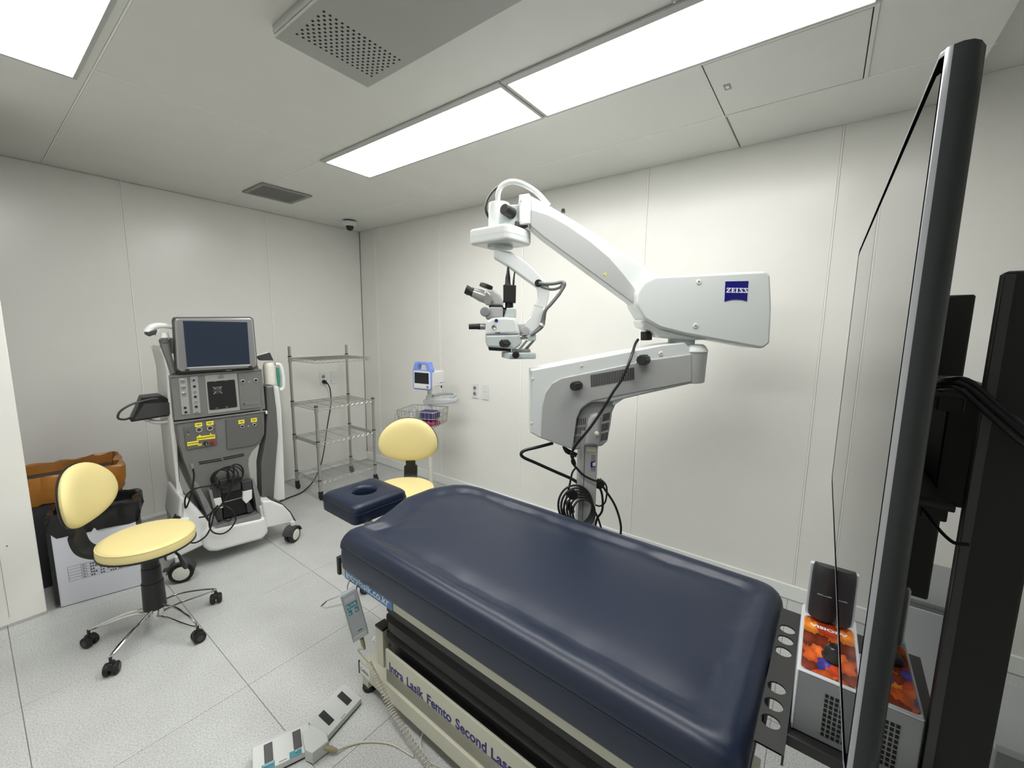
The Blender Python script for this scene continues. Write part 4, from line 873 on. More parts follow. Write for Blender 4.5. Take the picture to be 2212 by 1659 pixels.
ps('head_side_cap', 'silver', [(-0.5167,1.696),(-0.4948,1.677),(-0.4815,1.647),(-0.4945,1.625),(-0.5165,1.627),(-0.5363,1.657),(-0.532,1.681)], .01, -.055, -.035, .006, bh)
for yy in (-.032, .034):
    ey = obj('eyepiece_tube', G().tube([(a, yy, b) for a, b in [(-0.5201,1.665),(-0.5472,1.675),(-0.5786,1.687)]], [.027, .028, .022], 20), 'silver', bh)
    obj('eyepiece', G().tube([(a, yy, b) for a, b in [(-0.5764,1.686),(-0.5899,1.691),(-0.5943,1.693),(-0.6145,1.701)]], [.021, .021, .0185, .0215], 20), 'black', ey)
obj('head_disc', G().cyl(([(-0.5225,1.71)][0][0], 0, [(-0.5225,1.71)][0][1]), ([(-0.5159,1.729)][0][0], 0, [(-0.5159,1.729)][0][1]), .034, .032, 24, .004), 'black', bh)
# video camera on its port
ps('camera_port', 'scopepale', [(-0.4157,1.614),(-0.3913,1.619),(-0.3735,1.615),(-0.3729,1.571),(-0.4331,1.57),(-0.4245,1.601)], .006, -.03, .03, .006)
obj('port_ring', G().cyl(([(-0.4204,1.593)][0][0], 0, [(-0.4204,1.593)][0][1]), ([(-0.4385,1.593)][0][0], 0, [(-0.4385,1.593)][0][1]), .026, n=20), 'black', S)
vc = ps('video_camera', 'black', [(-0.4367,1.725),(-0.3749,1.724),(-0.376,1.641),(-0.436,1.643)], .003, -.03, .03, .003)
obj('camera_neck', G().cyl(([(-0.4071,1.618)][0][0], 0, [(-0.4071,1.618)][0][1]), ([(-0.4074,1.645)][0][0], 0, [(-0.4074,1.645)][0][1]), .02, n=18), 'black', vc)
obj('camera_plug', G().tube([(a, 0, b) for a, b in [(-0.415,1.728),(-0.4151,1.737),(-0.4154,1.761),(-0.4145,1.783),(-0.4148,1.815)]], [.016, .013, .012, .008, .004], 12), 'black', vc)
obj('camera_lead', G().tube([(a, 0, b) for a, b in [(-0.3881,1.726),(-0.3872,1.744),(-0.3863,1.761),(-0.3822,1.792)]], [.005, .005, .004, .003], 8), 'black', vc)
# swing-in lens unit below
lu = obj('lens_unit', G().box(-.055, .085, -.075, .05, -.014, .016, .006).rz(18).xf(Matrix.Translation(([(-0.3771,1.388)][0][0], -.01, [(-0.3771,1.388)][0][1]))), 'scopepale', S)
obj('unit_knob', G().cyl(([(-0.3732,1.396)][0][0], -.085, [(-0.3732,1.396)][0][1]), ([(-0.3732,1.396)][0][0], -.115, [(-0.3732,1.396)][0][1]), .017, n=18, b=.004), 'black', lu)
ps('unit_plate', 'silver', [(-0.3934,1.418),(-0.3019,1.419),(-0.3017,1.406),(-0.3932,1.405)], .002, -.04, .04, .002)
for yy, b in ((-.05, [(-0.3644,1.418),(-0.3228,1.468),(-0.3116,1.464),(-0.3487,1.416)]), (.01, [(-0.3337,1.416),(-0.2887,1.464),(-0.2771,1.46),(-0.3176,1.411)])):
    obj('unit_strut', G().prism(b, yy-.006, yy+.006, 'y', .002, 1), 'silver', lu)
ps('strut_block', 'scopepale', [(-0.3231,1.485),(-0.2766,1.493),(-0.276,1.464),(-0.3115,1.459)], .003, -.05, .03, .004)
obj('tommy_bar', G().cyl(([(-0.3785,1.474)][0][0], -.05, [(-0.3785,1.474)][0][1]), ([(-0.3163,1.479)][0][0], -.02, [(-0.3163,1.479)][0][1]), .011, n=16), 'silver', S)
x, z = -0.3298,1.51
obj('joint_disc', G().cyl((x, -.05, z), (x, .04, z), .02, n=22, b=.003).box(x-.04, x, -.035, .035, z-.02, z+.03, .006), 'scopegrey', S)
# hoses and cables
def hose(pts, y, r, m='scopegrey', nm='hose', n=10):
    return obj(nm, G().tube(curve([(a, y if not isinstance(y, list) else y[i], b) for i, (a, b) in enumerate(pts)], 7), r, n), m, S)
hose([(-0.4648,2.097),(-0.4651,2.143),(-0.448,2.18),(-0.4091,2.199),(-0.3657,2.196),(-0.3154,2.174),(-0.2712,2.143),(-0.2243,2.094)], 0, .0125, 'scopegrey', 'arm_hose')
hose([(-0.4358,2.203),(-0.4797,2.177),(-0.5148,2.131),(-0.5235,2.084),(-0.501,2.031)], .03, .0045, 'cable', 'arm_cable'); hose([(-0.4448,2.202),(-0.4889,2.17),(-0.522,2.121),(-0.5241,2.074),(-0.4993,2.029)], .04, .0045, 'cable', 'arm_cable')
hose([(-0.2682,1.734),(-0.2375,1.73),(-0.196,1.732),(-0.1591,1.739),(-0.1479,1.731),(-0.154,1.711),(-0.1792,1.672),(-0.209,1.635),(-0.2347,1.605),(-0.2404,1.563),(-0.2463,1.532),(-0.2724,1.508),(-0.3031,1.488)], [-.04]*4+[-.06]*5+[-.05]*4, .0082, 'hosegrey', 'arm_hose')
hose([(-0.2679,1.721),(-0.2326,1.708),(-0.1954,1.706),(-0.1672,1.715),(-0.1544,1.728),(-0.1623,1.698),(-0.1877,1.664),(-0.2176,1.627),(-0.2389,1.596),(-0.251,1.546),(-0.2639,1.524),(-0.2944,1.495)], [-.03]*4+[-.045]*5+[-.035]*3, .0065, 'hosegrey', 'arm_hose')
for q in [(-0.1729,1.685),(-0.2348,1.609),(-0.2486,1.537)]: obj('cable_tie', G().cyl((q[0]-.003, -.052, q[1]-.004), (q[0]+.003, -.052, q[1]+.004), .012, n=12), 'white', S)
obj('side_handle', G().tube(curve([(a, .03, b) for a, b in [(-0.1726,0.9344),(-0.244,0.9138),(-0.3131,0.8957),(-0.3369,0.8781),(-0.3245,0.8559),(-0.2542,0.8244),(-0.1567,0.7805),(-0.0783,0.7463),(-0.0412,0.7215),(-0.0255,0.6863),(-0.0267,0.5763)]], 6), .0085, 12), 'gloss', S)
mc = thing('microscope_cables', 'tangle of black cables coiled around the microscope column', 'cable', (1.874, .917, 0), -53.176)
def cab_(pts, y, r=.0055, nm='cable'):
    return obj(nm, G().tube(curve([(a, y if not isinstance(y, list) else y[min(i, len(y)-1)], b) for i, (a, b) in enumerate(pts)], 7), r, 8), 'cable', mc)
cab_([(0.2221,1.472),(0.2016,1.452),(0.1739,1.407),(0.1485,1.353),(0.1193,1.282),(0.0889,1.234),(0.0544,1.171),(0.0175,1.108),(-0.0242,1.045),(-0.0558,0.9988),(-0.0725,0.9666),(-0.0869,0.9298),(-0.0927,0.9021),(-0.0784,0.8745),(-0.0733,0.856)], [-.02, -.05, -.1, -.13, -.13, -.13, -.13, -.13, -.13, -.12, -.1, -.08], .0068, 'main_lead')
cab_([(-0.0801,0.9011),(-0.0882,0.8704),(-0.0643,0.8375),(-0.0265,0.8),(0.0272,0.7744),(0.0548,0.7724),(0.0407,0.7817)], -.075)
cab_([(-0.0658,0.8353),(-0.0834,0.8064),(-0.0932,0.7508),(-0.1053,0.6899),(-0.1157,0.6457),(-0.1235,0.5915),(-0.1087,0.567)], -.06, .005)
cab_([(-0.1273,0.9315),(-0.1127,0.9031),(-0.0845,0.8892),(-0.0588,0.8799)], -.02, .005); cab_([(-0.1249,0.9268),(-0.099,0.9105),(-0.0592,0.8919)], -.03, .009)
cab_([(0.0699,0.7569),(0.0997,0.7274),(0.1086,0.6875),(0.1015,0.6296),(0.0758,0.609),(0.0467,0.6163)], 0., .0045)
cab_([(0.0567,0.7268),(0.0799,0.6871),(0.0894,0.6294),(0.0867,0.5788),(0.0641,0.5403),(0.054,0.489)], 0., .006)
cab_([(0.075,0.7344),(0.0982,0.6969),(0.1499,0.6214),(0.1798,0.5527),(0.1948,0.4936),(0.1966,0.4547),(0.1923,0.3893)], .02, .006)
cab_([(0.041,0.6),(0.0644,0.5499),(0.0862,0.4868)], -.02, .005)
c0 = Vector([(-0.0666,0.6499)][0])
for i in range(6):
    rr_ = .085-.006*i
    obj('cable_loop', G().tube([(c0.x+.008*i+rr_*math.cos(R(a)), -.085-.004*i+.02*math.sin(R(a)), c0.y-.006*i+rr_*1.12*math.sin(R(a))) for a in range(0, 360, 12)], .0055, 8, True), 'cable', mc)
for q, yy in (([(-0.0807,0.7034)][0], -.06), ([(0.0635,0.7369)][0], .0)):
    hk = obj('cord_hook', G().cyl((q[0], yy-.03, q[1]), (q[0], yy-.015, q[1]), .026, n=22, b=.004).cyl((q[0], yy-.02, q[1]), (q[0]+(.0 if yy else -.02), yy+.03, q[1]), .012, n=12), 'black', mc)
obj('plug', G().box(-.014, .014, -.02, .02, -.03, .03, .005).xf(Matrix.Translation(([(-0.0895,0.6289)][0][0], -.06, [(-0.0895,0.6289)][0][1])) @ Matrix.Rotation(R(-25), 4, 'Y')), 'black', mc)

# ------------------------------------------------------------------ treatment couch
BD = thing('treatment_couch', 'navy padded treatment couch with headrest on a cream lifting base', 'couch', (1.165, .75, 0), -1.4)
def resample(poly, n):
    P = [Vector(p) for p in poly]; L = [(P[i], P[(i+1) % len(P)]) for i in range(len(P))]; T = sum((b-a).length for a, b in L); out = []; k = 0; acc = 0
    for j in range(n):
        s = T*j/n
        while acc+(L[k][1]-L[k][0]).length < s: acc += (L[k][1]-L[k][0]).length; k += 1
        a, b = L[k]; out.append(a+(b-a)*((s-acc)/max(1e-9, (b-a).length)))
    return out
ol = resample(rpoly([(-.363, -.712), (.363, -.712), (.363, .60), (.345, .69), (.30, .745), (.18, .797), (.02, .797), (-.10, .742), (-.235, .692), (-.33, .712), (-.363, .685)], [.06, .06, .05, .06, .05, .05, .05, .05, .05, .03, .03], 8), 260)
from mathutils import noise
prof = [(.02, .566), (.006, .568), (0., .578), (-.002, .62), (0., .655), (.001, .66), (-.003, .668), (.0, .684), (.007, .7), (.018, .713), (.033, .7205), (.05, .7215), (.066, .716), (.08, .7075), (.094, .702), (.112, .7025), (.14, .707), (.18, .710), (.24, .711), (.3, .7115), (.34, .7115)]
rr = []
for dd, z in prof:
    ring = []
    for p in ol:
        x, y = p.x*(1-dd/.363), p.y*(1-dd/.74) if dd < .3 else p.y*(1-dd/.74)
        k = math.exp(-((dd-.09)/.03)**2)
        wv = noise.noise(Vector((x*9, y*9, 3.1)))*.006*k+noise.noise(Vector((x*26, y*14, 9)))*.003*k+noise.noise(Vector((x*3, y*3, 1)))*.002*(dd > .05)
        if x > .2: wv *= 1.6
        ring.append((x, y, z+wv))
    rr.append(ring)
mt = obj('mattress', G().rings(rr), 'navy', BD, 60)
obj('mattress_welt', G().tube([(p.x*1.004, p.y*1.002, .662) for p in ol], .0028, 6, True), 'navy', mt)
sq = lambda h, r, z, n=72: [(x-.035, y+1.032, z) for x, y in resample(rpoly([(-h, -h), (h, -h), (h, h), (-h, h)], r, 8), n)]
ci = lambda r, z, n=72: [(-.03+r*math.cos(2*math.pi*k/n+R(225)), 1.045+r*math.sin(2*math.pi*k/n+R(225)), z) for k in range(n)]
hr = obj('headrest', G().rings([sq(.146, .03, .612), sq(.151, .035, .618), sq(.152, .035, .66), sq(.148, .035, .688), sq(.138, .035, .6985), sq(.12, .035, .702), sq(.1, .04, .702), ci(.072, .701), ci(.062, .696), ci(.056, .684), ci(.053, .66), ci(.053, .618), ci(.06, .612)], closed=True), 'navy', BD, 60)
obj('headrest_welt', G().tube(sq(.1525, .036, .662), .0022, 6, True), 'navy', hr)
obj('face_hole_floor', G().cyl((-.03, 1.045, .614), (-.03, 1.045, .62), .056, n=24), 'black', hr)
for sx in (-1, 1): obj('headrest_bar', G().box(-.035+sx*.07-.01, -.035+sx*.07+.01, .6, 1.1, .585, .612, .003), 'silver', BD)
fr = obj('top_frame', G().box(-.33, .33, -.62, .70, .53, .565, .004), 'cream', BD)
for sx in (-1, 1): obj('side_rail', G().box(sx*.325-.012, sx*.325+.012, -.505, .735, .513, .565, .003), 'cream', fr)
lb = obj('rail_label', G().box(-.3405, -.336, .388, .703, .514, .556, .0005, 1), 'blue', fr)
text('rail_lettering', 'intralasik.co.kr', .043, 'inkw', lb, (-.3408, .690, .5225), (R(90), 0, R(-90)), wid=.285, bold=.0008)
obj('rail_end_pad', G().box(-.345, -.31, .737, .756, .512, .588, .003), 'black', fr)
bl = []
L0 = resample(rpoly([(-.25, -.52), (.25, -.52), (.25, .552), (-.25, .552)], .05, 6), 96)
for i, (z, o) in enumerate([(.18, -.01), (.20, .0), (.21, -.014), (.222, .002), (.232, -.014), (.245, .004), (.265, .01), (.284, .004), (.292, -.018), (.302, .002), (.325, .014), (.352, .008), (.366, -.018), (.378, .002), (.405, .016), (.436, .01), (.45, -.018), (.463, .002), (.49, .012), (.52, .006), (.55, -.01)]):
    bl.append([(p.x+math.copysign(o, p.x)*min(1, abs(p.x)/.2), p.y+math.copysign(o, p.y)*min(1, abs(p.y)/.5), z) for p in L0])
obj('bellows', G().rings(bl), 'bellows', BD, 70)
ba = obj('base_panel', G().box(-.292, .292, -.62, .512, .128, .19, .004).box(-.292, -.282, -.62, .512, .128, .268, .003).box(.282, .292, -.62, .512, .128, .268, .003), 'cream', BD)
for wd_, yy, ww in (('Intra', .487, .086), ('Lasik', .379, .095), ('Femto', .264, .125), ('Second', .119, .14), ('Laser', -.04, .112)):
    text('base_lettering', wd_, .052, 'ink', ba, (-.2924, yy, .188), (R(90), 0, R(-90)), wid=ww, bold=.0012)
for sx in (-1, 1): obj('base_rail', G().box(sx*.275-.027, sx*.275+.027, -.70, .685, .062, .128, .004), 'cream', ba)
for sy in (.655, -.67): obj('base_crossbar', G().box(-.25, .25, sy-.028, sy+.028, .064, .126, .004), 'cream', ba)
for sx in (-1, 1):
    for sy in (.655, -.67):
        lgm = obj('base_foot', G().box(sx*.275-.022, sx*.275+.022, sy-.022, sy+.022, .022, .064, .003), 'cream', ba)
        obj('rubber_foot', G().lathe([(.001, 0), (.028, 0), (.032, .008), (.03, .018), (.018, .024), (.001, .024)], (sx*.275, sy, 0), 22), 'rubber', lgm)
    po = obj('lift_post', G().box(sx*.24-.022, sx*.24+.022, .572, .622, .126, .292, .003), 'cream', ba)
    obj('post_cap', G().box(sx*.24-.024, sx*.24+.024, .57, .624, .292, .302, .003), 'black', po)
obj('lock_pin', G().cyl((-.24, .62, .2), (-.24, .655, .2), .008, n=12).cyl((-.24, .655, .2), (-.24, .667, .2), .011, n=12), 'white', ba)
lbk = obj('maker_sticker', G().box(-.3032, -.3005, .61, .684, .075, .122), 'white', ba)
text('sticker_text', 'Lokin', .024, 'inkk', lbk, (-.3034, .675, .09), (R(90), 0, R(-90)), wid=.055)
obj('sticker_rim', G().box(-.305, -.2995, .686, .69, .07, .128), 'inkk', ba)
obj('lift_core', G().box(-.08, .08, -.35, .35, .19, .52, .01), 'cream', BD)
# tray at the foot end that carries the device
ty = lambda v: v-.75
tr = G()
def tray_plate(g):
    # flange with two groups of three holes, built as strips between circles
    cx_ = [-.182, -.13, -.074, .067, .119, .171]; x0, x1, y0, y1, z0, z1 = -.25, .27, ty(-.012), ty(.037), .687, .691
    r_ = .0185; cy_ = ty(.0145); t = bmesh.new()
    xs = [x0]+[(cx_[i]+cx_[i+1])/2 for i in range(5)]+[x1]
    for i, c in enumerate(cx_):
        a0, a1 = xs[i], xs[i+1]; n = 24; sqp = []; cp_ = []
        for k in range(n):
            an = 2*math.pi*k/n+R(45); dx, dy = math.cos(an), math.sin(an)
            s_ = min(((a1-c) if dx > 0 else (c-a0))/max(1e-6, abs(dx)), ((y1-cy_) if dy > 0 else (cy_-y0))/max(1e-6, abs(dy)))
            sqp.append((c+dx*s_, cy_+dy*s_)); cp_.append((c+dx*r_, cy_+dy*r_))
        for cr in ((a0, y0), (a0, y1), (a1, y0), (a1, y1)):
            k = min(range(n), key=lambda k: (sqp[k][0]-cr[0])**2+(sqp[k][1]-cr[1])**2); sqp[k] = cr
        V = [[t.verts.new((p[0], p[1], z)) for p in L_] for L_, z in ((sqp, z1), (cp_, z1), (cp_, z0), (sqp, z0))]
        for j in range(3):
            for k in range(n): t.faces.new((V[j][k], V[j][(k+1) % n], V[j+1][(k+1) % n], V[j+1][k]))
    bmesh.ops.recalc_face_normals(t, faces=t.faces); g._in(t)
tray_plate(tr)
tr.box(-.25, .27, ty(-.016), ty(-.012), .667, .691).box(-.19, .3, ty(-.27), ty(-.012), .667, .672).box(-.194, -.19, ty(-.27), ty(-.012), .667, .69)
tr.box(-.035, .028, ty(.03), ty(.036), .54, .689).box(-.035, .028, ty(.03), ty(.15), .54, .546)
tr_o = obj('foot_tray', tr, 'tray', BD)
obj('tray_lug', G().cyl((.25, ty(-.02), .695), (.31, ty(-.02), .695), .008, n=10), 'black', tr_o)
# wire hook under the rail
hw = [(-.375, .6, .535)]
obj('wire_hook', G().tube([(-.335, .66, .54), (-.35, .668, .50), (-.352, .668, .47), (-.40, .74, .43), (-.43, .73, .425), (-.425, .70, .43), (-.375, .62, .46), (-.352, .61, .49), (-.335, .61, .54)], .003, 8), 'chrome', BD)

# ------------------------------------------------------------------ hand control on its coiled cord
hc = thing('hand_control', 'grey couch hand control with teal buttons hanging on a wire hook', 'hand control', (.79, 1.38, 0), -30)
b = [(-0.0143,0.506),(0.041,0.5283),(0.0787,0.3392),(0.0243,0.3018)]
obj('body', G().prism(rpoly(b, .003), -.012, .012, 'y', .004), 'hand', hc)
V0, V1, V3 = Vector(b[0]), Vector(b[1]), Vector(b[3]); U_, W_ = V1-V0, V3-V0
pt_ = lambda u, v: tuple(V0+U_*u+W_*v)
quad = lambda u0, u1, v0, v1: [pt_(u0, v0), pt_(u1, v0), pt_(u1, v1), pt_(u0, v1)]
obj('face_plate', G().prism(quad(.08, .9, .03, .88), -.0135, -.01, 'y'), 'hand', hc)
for uu in (-.02, .93): obj('side_rail', G().prism(quad(uu, uu+.09, .0, 1.), -.015, .012, 'y', .002, 1), 'devlt', hc)
obj('end_cap', G().prism(quad(.05, .95, .9, 1.0), -.015, .013, 'y', .002, 1), 'devlt', hc)
obj('window', G().prism(quad(.18, .82, .09, .19), -.0142, -.012, 'y'), 'devlt', hc)
ang = math.atan2(U_.y, U_.x)
def key(u0, u1, v0, v1, s, h_):
    k = obj('key_label', G().prism(quad(u0, u1, v0, v1), -.0146, -.012, 'y'), 'teal', hc)
    q = pt_(u0+.04, v1-.02); text('key_text', s, h_, 'inkw', k, (q[0], -.0149, q[1]), (R(90), -ang, 0), wid=(u1-u0-.1)*U_.length, ext=.0002)
key(.18, .85, .22, .32, '위:아래', .016); key(.2, .42, .35, .45, '낮', .014); key(.62, .85, .35, .45, '위', .014)
obj('maker_print', G().prism(quad(.45, .75, .82, .835), -.0142, -.012, 'y'), 'inkk', hc)
q = [(0.0551,0.3042),(0.0608,0.2722),(0.0654,0.2526)]
obj('strain_relief', G().tube([(a, 0, z) for a, z in q], [.008, .0075, .004], 10), 'beige', hc)
M_h = Matrix.Translation((.79, 1.38, 0)) @ Matrix.Rotation(R(-30), 4, 'Z'); Mi = M_h.inverted()
wp = [M_h @ Vector((q[2][0], 0, q[2][1])), Vector((.832, 1.37, .245)), Vector((.848, 1.325, .2))]
obj('cord', G().tube(curve([Mi @ p for p in wp], 6), .0028, 8), 'coil', hc)
path = curve([Vector((.86, 1.325, .2)), Vector((.858, 1.274, .165)), Vector((.852, 1.2, .115)), Vector((.85, 1.137, .079)), Vector((.846, 1.035, .032)), Vector((.836, .92, .014)), Vector((.82, .80, .014))], 60)
cp_ = []
for i, p in enumerate(path):
    for s_ in range(1):
        a = i*2*math.pi/8.0; d_ = (path[min(i+1, len(path)-1)]-path[max(0, i-1)]).normalized(); n1 = d_.cross(Vector((0, 0, 1))).normalized(); n2 = n1.cross(d_)
        cp_.append(Mi @ (p+(n1*math.cos(a)+n2*math.sin(a))*.009+Vector((-.013, 0, .004))))
obj('coiled_cord', G().tube(curve(cp_, 2), .0021, 6), 'coil', hc)
fc = thing('floor_lead', 'thin white lead looping on the floor under the couch side', 'cable', (.82, 1.0, 0), 0)
obj('lead', G().tube(curve([(.08, .06, .05), (.05, .05, .006), (.03, -.02, .004), (.06, -.1, .004), (.14, -.14, .004), (.25, -.14, .02)], 8), .0028, 8), 'coil', fc)
obj('lead_sleeve', G().cyl((.08, .06, .05), (.09, .065, .075), .005, n=10), 'white', fc)

# ------------------------------------------------------------------ double foot pedal on the floor
pd = thing('foot_switch', 'grey angled double foot switch with black pads lying on the floor', 'foot pedal', (.636, 1.375, 0), 0)
def unit(nm, ang_, x0, x1, labels, off):
    u = obj(nm, G().prism(rpoly([(-.052, .006), (-.05, .026), (.03, .058), (.05, .05), (.052, .006)], .004), x0, x1, 'x', .003), 'pedal', pd)
    # cross-section is in (y, z): swap so the tall side is at the far edge
    u.location = off; u.rotation_euler = (0, 0, R(ang_))
    obj('base_plate', G().box(x0+.002, x1-.002, -.05, .05, 0, .008, .001, 1), 'rubber', u)
    for xx in (x0+.035, x1-.055):
        p_ = obj('pad', G().prism([(-.03, .0345), (.022, .0555), (.022, .0575), (-.03, .0365)], xx, xx+.026, 'x', .001, 1), 'black', u)
    for xx, tx in labels:
        lbx = obj('pad_label', G().prism([(-.05, .0268), (-.032, .034), (-.032, .0346), (-.05, .0274)], xx-.014, xx+.024, 'x'), 'teal', u)
        text('pad_text', tx, .015, 'inkw', lbx, (xx+.021, -.0335, .0342), (R(22), 0, R(180)), wid=.03 if len(tx) > 2 else .018, ext=.0002)
    for k in range(4): obj('print_mark', G().prism([(-.045, .0288), (-.043, .0296), (-.043, .0300), (-.045, .0292)], (x0+x1)/2-.012+.006*k, (x0+x1)/2-.008+.006*k, 'x'), 'inkk', u)
    return u
unit('pedal_unit', -20.5, -.185, -.006, ((-.145, 'DOWN'), (-.062, 'UP')), (0, 0, 0))
unit('pedal_unit', 14, .004, .185, (), (.01, .0, 0))
obj('wedge', G().prism(rpoly([(-.016, .052), (.006, .05), (.03, -.05), (.018, -.085), (-.04, -.082), (-.05, -.05)], .004), .004, .05, 'z', .004), 'pedal', pd)
obj('pedal_plug', G().tube([(.005, -.08, .03), (.016, -.095, .026), (.032, -.112, .014)], [.007, .009, .006], 10), 'beige', pd)
obj('pedal_cord', G().tube(curve([(.032, -.112, .014), (.07, -.12, .006), (.12, -.16, .005), (.17, -.24, .005), (.19, -.34, .005)], 8), .0035, 8), 'coil', pd)

# ------------------------------------------------------------------ television seen edge-on
TV = thing('television', 'large flat television with silver bezel seen almost edge on', 'television', (1.269, -.069, 0), 0)
z0, z1, hw_ = .962, 1.806, .671
zc, hh_ = (z0+z1)/2, (z1-z0)/2
def rect(w_, h_, r, y, n=96): return [(x, y, zc+z) for x, z in resample(rpoly([(-w_, -h_), (w_, -h_), (w_, h_), (-w_, h_)], r, 8), n)]
obj('back_shell', G().rings([rect(hw_, hh_, .016, -.0045), rect(hw_+.001, hh_+.001, .016, -.011), rect(hw_, hh_, .016, -.018), rect(hw_-.003, hh_-.003, .016, -.0235), rect(hw_-.009, hh_-.009, .016, -.028), rect(hw_-.02, hh_-.02, .016, -.030), rect(hw_-.1, hh_-.08, .03, -.04), rect(hw_-.2, hh_-.12, .03, -.052), rect(.01, .01, .004, -.054)]), 'tvback', TV, 50)
obj('bezel', G().rings([rect(hw_-.005, hh_-.005, .012, -.003), rect(hw_-.005, hh_-.005, .012, .0004), rect(hw_-.002, hh_-.002, .014, .0008), rect(hw_-.0005, hh_-.0005, .015, -.0002), rect(hw_, hh_, .016, -.0045), rect(hw_-.005, hh_-.005, .012, -.0045)], closed=True), 'tvbezel', TV, 50)
obj('inner_frame', G().rings([rect(hw_-.017, hh_-.017, .006, -.003), rect(hw_-.017, hh_-.017, .006, .0), rect(hw_-.0052, hh_-.0052, .012, .0), rect(hw_-.0052, hh_-.0052, .012, -.003)], closed=True), 'felt', TV)
obj('screen_glass', G().box(-hw_+.017, hw_-.017, -.0035, -.0004, z0+.017, z1-.017), 'tvglass', TV)
for x, zb in ((-.255, .6), (.295, .782)):
    br = obj('mount_bracket', G().box(x-.016, x+.016, -.226, -.149, zb, 1.618, .004, 1), 'deep', TV)
    obj('bracket_lip', G().box(x-.02, x-.012, -.16, -.147, zb+.01, 1.613, .001, 1), 'smoke', br)
    for zz in (1.22, 1.42): obj('bracket_standoff', G().cyl((x, -.138, zz), (x, -.05, zz), .01, n=12), 'deep', br)
for zz in (1.2, 1.4): obj('mount_rail', G().box(-.24, .4, -.135, -.1, zz-.016, zz+.016, .002, 1), 'deep', TV)
obj('mount_plate', G().box(-.12, .14, -.2, -.135, 1.18, 1.42, .003, 1), 'deep', TV)
obj('stand_arm', G().box(-.03, .05, -.62, -.2, 1.29, 1.34, .004), 'black', TV)
obj('stand_post', G().box(-.03, .05, -.68, -.6, .04, 1.4, .006), 'black', TV)
obj('stand_base', G().box(-.32, .12, -.85, -.45, .005, .04, .01), 'black', TV)
tc_ = thing('television_cables', 'glossy black cables arching behind the television mount', 'cable', (1.269, -.069, 0), 0)
for i, (dy, dz) in enumerate(((0, 0), (-.004, .006), (.005, -.008), (-.008, -.004))):
    obj('cable', G().tube(curve([(-.2, -.075, 1.36+dz), (-.26, -.09+dy, 1.425+dz), (-.3, -.1+dy, 1.44+dz), (-.31, -.118+dy, 1.438+dz), (-.315, -.15+dy, 1.405+dz), (-.32, -.19+dy, 1.365+dz), (-.325, -.24, 1.32+dz)], 6), .0042, 8), 'gloss', tc_)
obj('thin_wire', G().tube(curve([(-.1, -.07, 1.35), (-.2, -.09, 1.24), (-.25, -.105, 1.2), (-.3, -.13, 1.175), (-.31, -.15, 1.178)], 6), .003, 6), 'cable', tc_)

# ------------------------------------------------------------------ device on the tray at the couch foot
dv = thing('control_unit', 'grey control unit with orange petal print top on the couch foot tray', 'device', (.994, -.0165, .6725), 0)
dv.scale = (.875, .875, .875)
DW = .222
obj('case', G().box(0, .3, -DW, 0, .002, .16, .005), 'devgrey', dv)
obj('case_edge', G().box(-.001, .3, -.006, .0015, .002, .163, .003, 1), 'devlt', dv)
obj('top_rim', G().box(.0, .3, -DW, 0, .158, .166, .003, 1), 'devlt', dv)
tp = obj('printed_top', G().prism(rpoly([(.008, -DW+.006), (.24, -DW+.006), (.24, -.006), (.008, -.006)], .012), .165, .1685, 'z', .001, 1), 'orange', dv)
text('top_text', 'VISION', .016, 'inkw', tp, (.195, -.02, .1688), (0, 0, R(-90)), wid=.07, ext=.0002, bold=.0006)
kn = obj('joystick', G().lathe([(.001, .168), (.026, .168), (.028, .174), (.024, .18), (.02, .196), (.014, .202), (.001, .203)], (.085, -.072, 0), 24), 'gloss', tp)
for i in range(9):
    for j in range(18): obj('grille_hole', G().box(-.0014, .001, -.06-.0095*j-.0032, -.06-.0095*j+.0032, .022+.0125*i, .030+.0125*i), 'hole', dv) if j < 14 else None
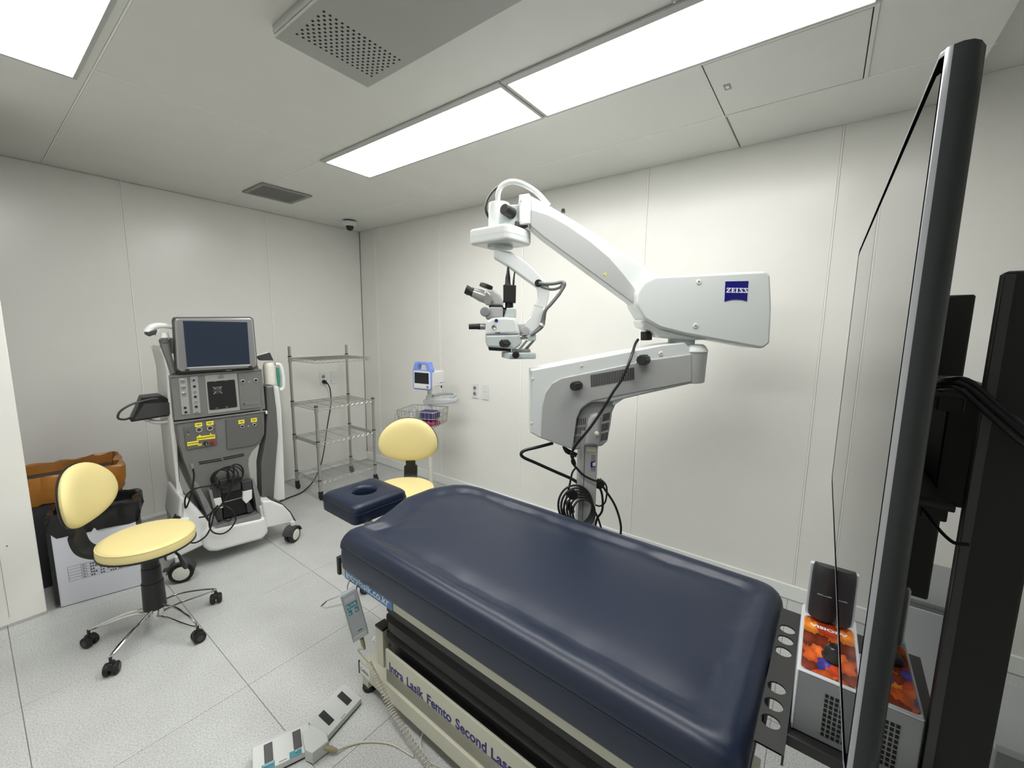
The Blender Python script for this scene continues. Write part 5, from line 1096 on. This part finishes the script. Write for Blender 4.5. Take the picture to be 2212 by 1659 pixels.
for y0_ in (-.012, -DW+.012):
    s_ = 1 if y0_ > -.1 else -1
    ym = y0_-s_*.032
    bkp = obj('upright', G().box(.255, .275, ym-.038, ym+.038, .16, .32, .006), 'devlt', dv)
    prof_ = [(ym+.032*math.cos(R(a)), .245-.026*math.sin(R(a))) for a in range(0, 181, 15)]
    rr = []
    for zz, k in ((.172, .86), (.176, .97), (.185, 1.), (.3, 1.), (.322, .96), (.332, .86)):
        rr.append([(.256+(x-.256)*k if True else x, ym+(y-ym)*k, zz) for y, x in prof_])
    obj('black_cover', G().rings(rr), 'cover', bkp)
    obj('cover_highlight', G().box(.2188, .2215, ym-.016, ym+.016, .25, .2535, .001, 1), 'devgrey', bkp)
rc_ = thing('remote_handset', 'black handset lying beside the orange printed top', 'handset', (1.43, -.245, .722), 20)
obj('body', G().box(-.03, .1, -.022, .022, .0, .018, .005), 'black', rc_)
for i in range(4): obj('key', G().box(-.015+.02*i, -.004+.02*i, -.012, .012, .018, .0195, .0005, 1), 'smoke', rc_)
rc_.location = (1.146, -.166, .8208)

# ------------------------------------------------------------------ grey units at the far right
gb = thing('equipment_case', 'low grey equipment case with vent holes at the right edge', 'case', (1.44, -.43, 0), 0)
obj('body', G().box(0, .28, -.42, 0, .03, .5, .008), 'devgrey', gb)
obj('lid', G().box(-.004, .284, -.424, .004, .5, .52, .004), 'devlt', gb)
for i in range(3):
    for j in range(12): obj('vent_hole', G().box(-.0015, .001, -.02-.014*j-.01, -.02-.014*j, .42+.018*i, .43+.018*i), 'hole', gb)
for x, y in ((.03, -.03), (.25, -.03), (.03, -.39), (.25, -.39)): obj('foot', G().cyl((x, y, 0), (x, y, .032), .015, n=12), 'rubber', gb)
gc = thing('grey_cabinet', 'grey steel cabinet against the wall behind the television', 'cabinet', (2.0, -.30, 0), 0)
obj('body', G().box(0, .36, -.24, 0, .02, .545, .006), 'devgrey', gc)
obj('top', G().box(-.005, .365, -.245, .005, .545, .562, .004), 'devgrey', gc)
obj('door', G().box(-.006, .0, -.23, -.01, .05, .53, .003, 1), 'devlt', gc)
obj('plinth', G().box(.02, .35, -.23, -.01, 0, .022), 'rubber', gc)
